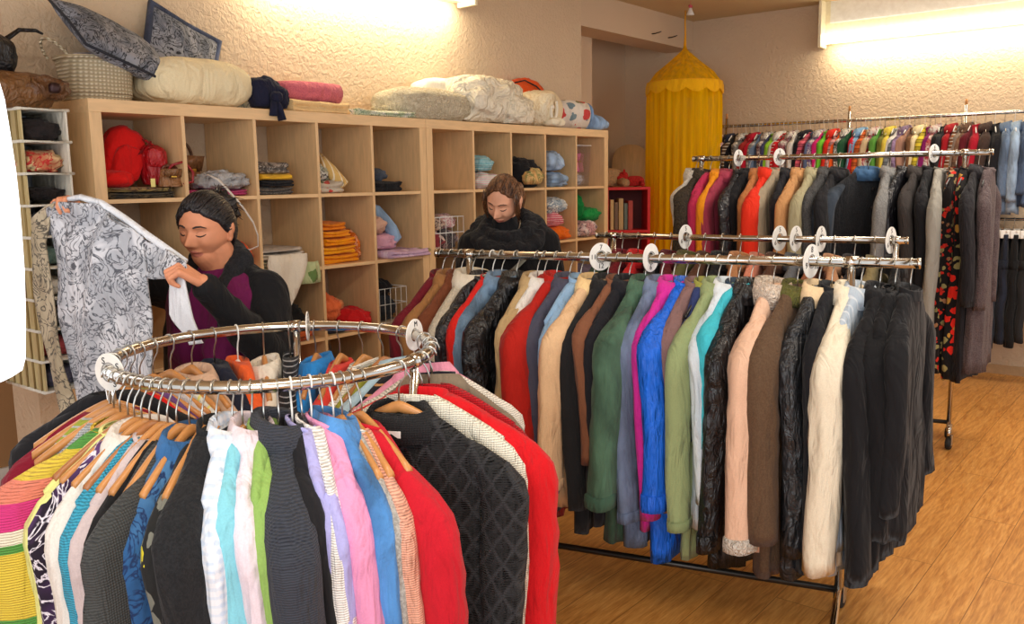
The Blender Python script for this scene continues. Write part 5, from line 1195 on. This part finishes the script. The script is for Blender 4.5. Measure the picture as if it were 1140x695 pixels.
def hair_cap(M, thr, mat, parent, name='hair', puff=1.11, seed=0, part=0, vee=.16):
    n, m = 110, 80; rings = []
    for j in range(m+1):
        ph = -PI/2+PI*j/m; row = []
        for i in range(n):
            d = Vector((math.cos(ph)*math.sin(2*PI*i/n), -math.cos(ph)*math.cos(2*PI*i/n), math.sin(ph)))
            h = d.z*.95+d.y*1.0+.10*nz(d.x*4, d.z*3, seed)+part*d.x-vee*math.exp(-((d.x+.1)/.38)**2)*(1 if d.y < 0 else 0); mk = sstep(thr-.06, thr+.05, h) 
            low = sstep(-.95, -.70, d.z+.25*max(0, d.y)); mk *= low
            st = math.sin(math.atan2(d.x, d.z+.4)*34+nz(d.x*3, d.y*3, seed)*5)
            k = .93+(puff-.93)*mk+.010*st*mk+.035*nz(d.x*2.5, d.y*2.5, d.z*2.5+seed)*mk
            p = Vector((d.x*HA, d.y*HB, d.z*HC))*k
            if d.z < 0: p.x *= 1-.12*sstep(.02, .1, -p.z)
            row.append(M @ p)
        rings.append(row)
    return obj(name, loft(bmesh.new(), rings), mat, parent)
def hair_flow(M, mat, parent, thr, part, n, rad, pole, seed):
    # locks combed from the hairline back towards the knot
    rg = random.Random(seed); pole = Vector(pole).normalized(); bm = bmesh.new(); c = 0
    while c < n:
        d = Vector((rg.gauss(0, 1), rg.gauss(0, 1), rg.gauss(0, 1))).normalized()
        h = d.z*.95+d.y+part*d.x-.16*math.exp(-((d.x+.1)/.38)**2)*(1 if d.y < 0 else 0)
        if h < thr or d.z < -.55: continue
        if rg.random() > .35 and h > thr+.5: continue
        c += 1; pts = []; rr0 = rad+rg.uniform(-.008, .045)*(.5+.5*max(0, d.z)); tw = rg.uniform(-.12, .12); m = 7; ln = rg.uniform(.35, .95)
        for i in range(m):
            q = d.lerp(pole, ln*i/(m-1)).normalized(); q = (q+Vector((tw*math.sin(i*.9), 0, tw*.6*math.cos(i*.8)))*.10*i).normalized()
            r_c = rr0+(-.014 if i == 0 else 0)
            p = Vector((q.x*HA, q.y*HB, q.z*HC))*r_c
            if q.z < 0: p.x *= 1-.12*sstep(.02, .1, -p.z)
            pts.append(M @ p)
        w0 = rg.uniform(.0016, .0032)
        tube(bm, pts, [w0*.5]+[w0]*(m-2)+[w0*.3], 5)
    o = obj('hair_locks', bm, mat, parent); o['kind'] = 'stuff'; return o
def hair_mat(c1, c2, name):
    k = NT(name); k.b.inputs['Roughness'].default_value = .42; k.b.inputs['Specular IOR Level'].default_value = .5
    a = k.noise(k.coord((1, 1, .25)), 90, 3, 1); k.col(k.mix(k.ramp(a.outputs[0], [(.38, (0, 0, 0, 1)), (.62, (1, 1, 1, 1))]), lin(c1), lin(c2))); k.bump(a.outputs[0], .6, .006)
    return k.m
def hand(bm, w, d, n, curls=(60, 70, 40), thumb=.5, sc=1, side=1, spread=.0):
    w, d, n = Vector(w), Vector(d).normalized(), Vector(n); n = (n-d*n.dot(d)).normalized(); s = d.cross(n)*side
    for i, off in enumerate((-.030, -.010, .011, .030)):
        ln = (.92, 1.0, .95, .78)[i]*sc; kn = w+d*(.083*sc-(abs(off+.005)*.25))+s*off*sc
        capsule(bm, w+d*.012+s*off*.55*sc, kn, .0135*sc, .0115*sc, 12)
        a = 0; p = kn
        for L_, c_, r1_, r2_ in ((.040, curls[0]+i*3, .0098, .0088), (.026, curls[1], .0088, .0080), (.020, curls[2], .0080, .0066)):
            a += math.radians(c_); q = p+(d*math.cos(a)+n*math.sin(a)+s*spread*off*8)*L_*ln; capsule(bm, p, q, r1_*sc, r2_*sc, 12); p = q
    p = w+d*.018*sc-s*.022*sc+n*.006; q = p+(d*.55-s*.62+n*.5).normalized()*.040*sc; capsule(bm, p, q, .0145*sc, .0115*sc, 12)
    q2 = q+(d*.75-s*.10+n*.55*thumb*1.6).normalized()*.032*sc; capsule(bm, q, q2, .0112*sc, .0095*sc, 12)
    q3 = q2+(d*.7+s*.2+n*.6*thumb).normalized()*.024*sc; capsule(bm, q2, q3, .0095*sc, .0078*sc, 12)
    return w+d*.05
def frameM(origin, fwd, tilt=0, rollz=0):
    fwd = Vector(fwd).normalized(); up = Vector((0, 0, 1)); x = (-fwd).cross(up)*-1
    x = fwd.cross(up).normalized()*-1 if False else up.cross(-fwd).normalized()*-1
    # local -Y looks along fwd, local Z up
    yv = -fwd; xv = yv.cross(up).normalized(); zv = xv.cross(yv).normalized()
    R = Matrix((xv, yv, zv)).transposed().to_4x4()
    return Matrix.Translation(Vector(origin)) @ R @ Matrix.Rotation(rollz, 4, 'Y') @ Matrix.Rotation(tilt, 4, 'X')
def facial(M, parent, browc, brow_t=.0035):
    HM = simple('eyebrow_hair', browc, .7); LS = simple('lash', (34, 24, 22), .6)
    for s in (-1, 1):
        obj('eyebrow', TU([M @ surf(s*x_, z_, .0005) for x_, z_ in ((.014, .030), (.024, .034), (.036, .034), (.048, .027))], [brow_t*.8, brow_t, brow_t*.9, brow_t*.4], 8, flat=.8), HM, parent)
        obj('eyelash', TU([M @ surf(s*x_, z_, .0004) for x_, z_ in ((.018, .0045), (.025, .0015), (.032, .0005), (.039, .0025), (.045, .0065))], [.0012, .0023, .0026, .0022, .0010], 6), LS, parent)
        obj('eyelid_crease', TU([M @ surf(s*x_, z_, .0) for x_, z_ in ((.018, .011), (.026, .0165), (.034, .0175), (.044, .012))], [.0005, .0010, .0010, .0005], 6), simple('crease', (150, 96, 76), .7), parent)
def color_lips(o, M):
    inv = M.inverted()
    for p in o.data.polygons:
        c = inv @ p.center
        if c.y < -.05:
            if abs(c.x) < .024 and (-.0745 < c.z < -.0505) and ((c.x/.024)**2+((c.z+.062)/(.0115))**2) < 1: p.material_index = 1
def cloth_wr(amp, fr, seed):
    def f(c, n): 
        q = noise.noise(Vector((c.x*fr, c.y*fr, c.z*fr*.6+seed)))+.5*(1-2*abs(noise.noise(Vector((c.x*fr*1.7, c.y*fr*1.7, c.z*fr+seed)))))
        return c+n*amp*q
    return f

# --- woman holding up a shirt
Fw = Vector((-.93, -.36, 0)).normalized(); Lw = Vector((-Fw.y, Fw.x, 0))
hc = Vector((.014, -1.113, 1.366)); Mh = frameM(hc, Vector((-.93, -.36, -.22)), 0, .06) @ Matrix.Diagonal((1.10, 1.02, 1.0, 1))
p1 = bpy.data.objects.new('x', None)
bm = bmesh.new(); head_verts(bm, Mh, .004)
N = Vector((.075, -1.09, 1.20)); sL = N+Lw*.165+Vector((.0, -.0, -.055)); sR = N-Lw*.165+Vector((0, 0, -.055))
eL = Vector((-.015, -1.43, 1.06)); eL = sL+Vector((-.06, -.12, -.22)); wL = Vector((-.195, -1.40, 1.222)); hLd = (Vector((-.255, -1.372, 1.272))-wL)
wR = Vector((-.275, -.835, 1.415)); eR = Vector((-.14, -.80, 1.19))
capsule(bm, hc+Vector((.02, 0, -.06)), N+Vector((.0, 0, .0)), .064, .066); capsule(bm, hc+Vector((-.025, -.01, -.085)), N+Vector((-.01, 0, .03)), .040, .05)
capsule(bm, N+Vector((-.01, 0, .03)), N+Vector((0, 0, -.05)), .056, .075)
capsule(bm, sL, sR, .060, .060); capsule(bm, N+Vector((-.01, 0, -.12)), N+Vector((0, 0, -.50)), .10, .11)
capsule(bm, N+Lw*.07+Vector((0, 0, -.15)), N+Lw*.06+Vector((0, 0, -.55)), .095, .105); capsule(bm, N-Lw*.07+Vector((0, 0, -.15)), N-Lw*.06+Vector((0, 0, -.55)), .095, .105)
for s in (-1, 1): 
    hp = Vector((N.x, N.y, .70))+Lw*s*.085; kn = Vector((N.x, N.y, .40))+Lw*s*.09+Fw*.02; an = Vector((N.x, N.y, .07))+Lw*s*.09
    capsule(bm, hp, kn, .085, .055); capsule(bm, kn, an, .052, .034); capsule(bm, an+Vector((0, 0, -.03)), an+Fw*.16+Vector((0, 0, -.04)), .032, .026)
capsule(bm, sL, eL, .050, .040); capsule(bm, eL, wL, .038, .026); capsule(bm, sR, eR, .050, .040); capsule(bm, eR, wR, .038, .026)
hand(bm, wL, hLd, Vector((-.30, .55, -.75)), (62, 78, 40), .9, 1.02, 1)
hand(bm, wR, Vector((-.62, -.15, .75)), Vector((-.75, -.35, -.55)), (50, 66, 40), .9, 1.0, -1)
W1 = remesh('person', bm, .0027, [SKIN1, LIPS], None, 3); color_lips(W1, Mh)
tag(W1, 'woman with dark pinned up hair and black jacket, holding up a printed shirt', 'person')
facial(Mh, W1, (44, 32, 28), .004)
obj('mouth_line', TU([Mh @ surf(x_, -.0618-abs(x_)*.05, -.0015) for x_ in (-.018, -.009, 0, .009, .018)], [.0008, .0020, .0024, .0020, .0008], 6), simple('mouth_dark', (70, 26, 26), .6), W1)
HM1 = hair_mat((14, 12, 14), (40, 34, 36), 'black_hair')
hair_cap(Mh, -.20, HM1, W1, puff=1.15, seed=3, part=-.12)
hair_flow(Mh, HM1, W1, -.20, -.12, 620, 1.15, (.0, .60, .10), 11)
obj('hair_bun', lump(0, 0, 0, .12, .11, .13, 5, .25, 3.2, flat=False), HM1, W1).location = Mh @ Vector((-.03, .115, .03))
rs = random.Random(4); bs = bmesh.new()
for k in range(80):
    a = rs.uniform(0, 2*PI); b_ = rs.uniform(-.9, .9); st = Mh @ Vector((-.03+.05*math.cos(a), .10+.05*math.sin(b_), .03+.055*math.sin(a)))
    dv = Vector((rs.uniform(-1, 1)*.5+.35, rs.uniform(-.8, .4), rs.uniform(-.7, .9))).normalized()*rs.uniform(.025, .07)
    tube(bs, [st, st+dv*.5+Vector((0, 0, .006)), st+dv-Vector((0, 0, .012))], [.0026, .002, .0007], 5)
for k in range(0):    # wisps around the forehead and temple
    s = rs.choice((-1, 1)); th = rs.uniform(-.9, .9); st = Vector((.070*math.sin(th), -.080*math.cos(th), .075+.01*rs.random()))
    tube(bs, [Mh @ st, Mh @ (st+Vector((.012*math.sin(th), -.012*math.cos(th), -.012))), Mh @ (st+Vector((.022*math.sin(th)+rs.uniform(-.006, .006), -.010*math.cos(th), -.034)))], [.002, .0016, .0006], 5)
obj('hair_wisps', bs, HM1, W1)['kind'] = 'stuff'
# purple top
bm = bmesh.new()
capsule(bm, N+Lw*.08+Vector((0, 0, -.10)), N+Lw*.07+Vector((0, 0, -.58)), .128, .150); capsule(bm, N-Lw*.08+Vector((0, 0, -.10)), N-Lw*.07+Vector((0, 0, -.58)), .128, .150)
capsule(bm, N+Fw*.01+Vector((0, 0, .0)), N+Vector((0, 0, -.2)), .079, .13); capsule(bm, sL*.8+sR*.2, sR*.8+sL*.2, .075, .075)
ellip(bm, N+Fw*.10+Lw*.07+Vector((0, 0, -.24)), (.075, .075, .075)); ellip(bm, N+Fw*.10-Lw*.07+Vector((0, 0, -.24)), (.075, .075, .075))
remesh('purple_top', bm, .007, [fabric((104, 22, 74))], W1, 6, cloth_wr(.006, 14, 2))
# black jacket (open in front)
bm = bmesh.new()
for s, off in ((1, .115), (-1, .115)):
    capsule(bm, N+Lw*s*off-Fw*.03+Vector((0, 0, -.12)), N+Lw*s*(off+.005)-Fw*.02+Vector((0, 0, -.66)), .120, .150)
capsule(bm, N-Fw*.06+Vector((0, 0, -.10)), N-Fw*.06+Vector((0, 0, -.62)), .13, .16)
capsule(bm, sL, eL, .078, .066); capsule(bm, eL, wL-(wL-eL)*.06, .064, .045); capsule(bm, sR, eR, .078, .066); capsule(bm, eR, wR-(wR-eR)*.10, .064, .045)
capsule(bm, sL+Vector((0, 0, .0)), N+Lw*.07+Vector((0, 0, -.01))-Fw*.02, .072, .062); capsule(bm, sR, N-Lw*.07+Vector((0, 0, -.01))-Fw*.02, .072, .062)
J1 = remesh('jacket', bm, .007, [fabric((20, 20, 23))], W1, 6, cloth_wr(.011, 11, 7))
bm = bmesh.new()   # fleece collar
for s in (-1, 1): capsule(bm, N-Fw*.075+Vector((0, 0, .085)), N+Lw*s*.085+Fw*.0+Vector((0, 0, .055)), .038, .040); capsule(bm, N+Lw*s*.085+Vector((0, 0, .055)), N+Lw*s*.070+Fw*.085+Vector((0, 0, -.04)), .040, .034); capsule(bm, N+Lw*s*.070+Fw*.085+Vector((0, 0, -.04)), N+Lw*s*.085+Fw*.11+Vector((0, 0, -.16)), .034, .028)
remesh('jacket_collar', bm, .005, [fabric((24, 24, 27), 'tweed', (38, 38, 42))], W1, 5, cloth_wr(.006, 22, 3))
bm = bmesh.new()
for s in (-1, 1):
    hp = Vector((N.x, N.y, .72))+Lw*s*.085; kn = Vector((N.x, N.y, .40))+Lw*s*.09+Fw*.02; an = Vector((N.x, N.y, .10))+Lw*s*.09
    capsule(bm, hp, kn, .115, .080); capsule(bm, kn, an, .080, .060)
remesh('trousers', bm, .01, [fabric((30, 30, 36))], W1, 5)

# --- the printed shirt she holds
h1 = Vector((-.363, -.856, 0)); e1 = Vector((.125, -.53, 0)).normalized(); nn = Vector((e1.y, -e1.x, 0))
PR = fabric((200, 200, 203), 'print', (164, 166, 171), (82, 84, 90), 1.5); PLAIN = fabric((216, 218, 222))
def sheet(rows, seed, th=.006, off=0, wav=.016, N_=16, fr=16):
    # rows: (z left, s left, z right, s right)
    bm = bmesh.new(); rings = []
    for j, (zl, sl, zr, sr_) in enumerate(rows):
        row = []
        for side in (0, 1):
            for i in (range(N_+1) if side == 0 else range(N_, -1, -1)):
                u = i/N_; s = sl+(sr_-sl)*u; z = zl+(zr-zl)*u
                wv_ = wav*(math.sin(s*fr+seed+j*.25)+.6*math.sin(s*fr*2.3+seed*2+j*.3))*min(1, j*.35)+.006*nz(s*12, z*12, seed)
                row.append(h1+e1*s+Vector((0, 0, z))+nn*(off+wv_+side*th))
        rings.append(row)
    return loft(bm, rings)
def densify(rows, k=4):
    out = []
    for a, b2 in zip(rows, rows[1:]):
        for i in range(k): t_ = i/k; out.append(tuple(x+(y-x)*t_ for x, y in zip(a, b2)))
    return out+[rows[-1]]
body_rows = [(1.470, .0, 1.462, .19), (1.44, -.02, 1.435, .235), (1.40, -.035, 1.395, .31), (1.338, -.045, 1.36, .372), (1.25, -.04, 1.247, .375), (1.136, -.022, 1.11, .38), (1.0, .0, .987, .382), (.87, .02, .865, .365), (.74, .03, .74, .36)]
o = obj('body', sheet(densify(body_rows), 1.3), PR); o.name = 'shirt'
ctr = h1+Vector((0, 0, 1.1)); o.data.transform(Matrix.Translation(-ctr)); o.location = ctr
tag(o, 'light grey long sleeved shirt with dark swirling print held up by the woman in black', 'shirt')
def kid_(name, bm, mat): c = obj(name, bm, mat, o); c.data.transform(Matrix.Translation(-ctr)); return c
kid_('sleeve', sheet(densify([(1.452, .19, 1.452, .195), (1.385, .20, 1.385, .335), (1.345, .32, 1.345, .385), (1.29, .36, 1.315, .50), (1.262, .37, 1.29, .545), (1.236, .372, 1.250, .54), (1.232, .42, 1.235, .50)]), 2.2, off=-.006, wav=.008), PR)
kid_('cuff_end', sheet(densify([(1.25, .47, 1.27, .545), (1.20, .475, 1.20, .562), (1.129, .49, 1.12, .58), (1.07, .535, 1.055, .60), (1.036, .55, 1.045, .602)]), 3.1, off=.012, wav=.010), PLAIN)
kid_('sleeve', sheet(densify([(1.462, -.01, 1.465, .02), (1.416, -.107, 1.42, -.02), (1.34, -.125, 1.338, -.055), (1.161, -.129, 1.136, -.03), (1.0, -.095, 1.0, -.01), (.85, -.055, .855, .012), (.76, -.04, .76, .02)]), 4.4, off=.014, wav=.010), fabric((178, 164, 138), 'print', (160, 146, 120), (84, 78, 68), 1.35))  # shadowed sleeve: same print, with the shade put into a darker beige
kid_('seam_trim', TU([h1+e1*s_+nn*-.016+Vector((0, 0, z_)) for s_, z_ in ((.0, 1.472), (.10, 1.482), (.19, 1.462), (.28, 1.418), (.37, 1.368), (.46, 1.322), (.53, 1.288))], [.008, .011, .012, .012, .012, .011, .008], 8), PLAIN)

# --- woman with bowed head
hc2 = Vector((1.557, -1.168, 1.420)); F2 = Vector((-.80, -.60, 0)).normalized(); L2 = Vector((-F2.y, F2.x, 0))
Mh2 = frameM(hc2, Vector((-.97, -.20, -.58)), 0, .16)
N2 = hc2-F2*.055+Vector((.02, -.01, -.145)); bm = bmesh.new(); head_verts(bm, Mh2, 0)
sL2 = N2+L2*.165+Vector((0, 0, -.065)); sR2 = N2-L2*.165+Vector((0, 0, -.065))
eL2 = sL2+F2*.04+L2*.05+Vector((0, 0, -.26)); eR2 = sR2+F2*.04-L2*.05+Vector((0, 0, -.26))
wL2 = eL2+F2*.18-L2*.06+Vector((0, 0, -.06)); wR2 = eR2+F2*.18+L2*.06+Vector((0, 0, -.06))
capsule(bm, hc2-F2*.03+Vector((0, 0, -.06)), N2, .048, .052); capsule(bm, N2, N2+Vector((0, 0, -.06)), .055, .08)
capsule(bm, sL2, sR2, .055, .055)
for s in (-1, 1):
    capsule(bm, N2+L2*s*.06+Vector((0, 0, -.13)), N2+L2*s*.055+Vector((0, 0, -.5)), .10, .115)
    hp = Vector((N2.x, N2.y, .74))+L2*s*.085; kn = Vector((N2.x, N2.y, .42))+L2*s*.085+F2*.02; an = Vector((N2.x, N2.y, .07))+L2*s*.085
    capsule(bm, hp, kn, .080, .052); capsule(bm, kn, an, .050, .033); capsule(bm, an+Vector((0, 0, -.03)), an+F2*.16+Vector((0, 0, -.04)), .032, .026)
capsule(bm, sL2, eL2, .046, .038); capsule(bm, eL2, wL2, .036, .025); capsule(bm, sR2, eR2, .046, .038); capsule(bm, eR2, wR2, .036, .025)
hand(bm, wL2, F2*.9+Vector((0, 0, -.4)), -L2+Vector((0, 0, -.5)), (25, 30, 20), .5, .95, 1); hand(bm, wR2, F2*.9+Vector((0, 0, -.4)), L2+Vector((0, 0, -.5)), (25, 30, 20), .5, .95, -1)
W2 = remesh('person', bm, .0027, [SKIN2, LIPS], None, 3); color_lips(W2, Mh2)
tag(W2, 'woman in a black coat with tied back brown hair, head bowed, behind the front rail', 'person')
facial(Mh2, W2, (60, 40, 30), .0028)
HM2 = hair_mat((62, 38, 24), (128, 84, 50), 'brown_hair')
hair_cap(Mh2, -.10, HM2, W2, puff=1.12, seed=8, part=-.10)
hair_flow(Mh2, HM2, W2, -.10, -.10, 520, 1.14, (.0, .9, .1), 12)
obj('ponytail', TU([Mh2 @ Vector(q) for q in ((0, .085, .02), (.01, .125, -.01), (.015, .135, -.07), (.01, .12, -.13), (.005, .10, -.17))], [.035, .038, .034, .026, .008], 12), HM2, W2)
obj('hair_tie', TU([Mh2 @ Vector((.028*math.cos(a), .10+.006*math.sin(a), .015+.03*math.sin(a))) for a in [2*PI*k/20 for k in range(20)]], .008, 8, closed=True), fabric((28, 28, 34)), W2)
bs = bmesh.new()
for k in range(46):
    s = rs.choice((-1, 1, 1)); b_ = rs.uniform(-.2, .2)
    st = Vector((s*(.070+.006*rs.random()), -.035+b_*.10, .045+.03*rs.random()))
    tube(bs, [Mh2 @ st, Mh2 @ (st+Vector((s*.010, -.008, -.04))), Mh2 @ (st+Vector((s*(.006+rs.uniform(-.004, .008)), .0, -.09))), Mh2 @ (st+Vector((s*rs.uniform(-.004, .012), .012, -.12-.03*rs.random())))], [.0026, .0024, .0018, .0006], 5)
obj('hair_wisps', bs, HM2, W2)['kind'] = 'stuff'
bm = bmesh.new()
for s in (-1, 1):
    capsule(bm, N2+L2*s*.075+Vector((0, 0, -.12)), N2+L2*s*.075+Vector((0, 0, -.70)), .125, .150)
    capsule(bm, N2+L2*s*.06+Vector((0, 0, -.02)), (sL2 if s > 0 else sR2), .062, .072)
capsule(bm, sL2, eL2, .078, .066); capsule(bm, eL2, wL2, .062, .048); capsule(bm, sR2, eR2, .078, .066); capsule(bm, eR2, wR2, .062, .048)
capsule(bm, hc2-F2*.045+Vector((0, 0, -.115)), N2+Vector((0, 0, -.04)), .062, .085)
remesh('coat', bm, .007, [fabric((18, 18, 21))], W2, 6, cloth_wr(.010, 12, 5))
bm = bmesh.new()
for k in range(14):
    a = 2*PI*k/14; b_ = 2*PI*(k+1)/14
    f = lambda q: N2+F2*(.01+.085*math.cos(q))+L2*.105*math.sin(q)+Vector((0, 0, .020-.055*math.cos(q)))
    capsule(bm, f(a), f(b_), .036, .036); capsule(bm, f(a)+Vector((0, 0, -.04))+(f(a)-N2)*.45, f(b_)+Vector((0, 0, -.04))+(f(b_)-N2)*.45, .036, .036)
remesh('shawl_collar', bm, .006, [fabric((22, 22, 25), 'tweed', (32, 32, 36))], W2, 5, cloth_wr(.012, 18, 9))
obj('necklace', TU([N2+F2*(.02+.095*math.cos(q))+L2*.055*math.sin(q)+Vector((0, 0, .05-.075*max(0, math.cos(q)))) for q in [-PI/2+PI*k/16 for k in range(17)]], .003, 6), simple('silver', (200, 196, 180), .3, 1), W2)
obj('bag_strap', TU([N2+L2*.15-F2*.0+Vector((0, 0, .01)), N2+L2*.07+F2*.155+Vector((0, 0, -.13)), N2-L2*.03+F2*.185+Vector((0, 0, -.22)), N2-L2*.12+F2*.17+Vector((0, 0, -.36))], .014, 8, flat=.3), fabric((116, 116, 106)), W2)
bm = bmesh.new()
for s in (-1, 1):
    hp = Vector((N2.x, N2.y, .72))+L2*s*.08; kn = Vector((N2.x, N2.y, .42))+L2*s*.085+F2*.02; an = Vector((N2.x, N2.y, .10))+L2*s*.085
    capsule(bm, hp, kn, .105, .075); capsule(bm, kn, an, .075, .055)
remesh('trousers', bm, .01, [fabric((34, 38, 52), 'denim')], W2, 5)
bpy.data.objects.remove(p1)
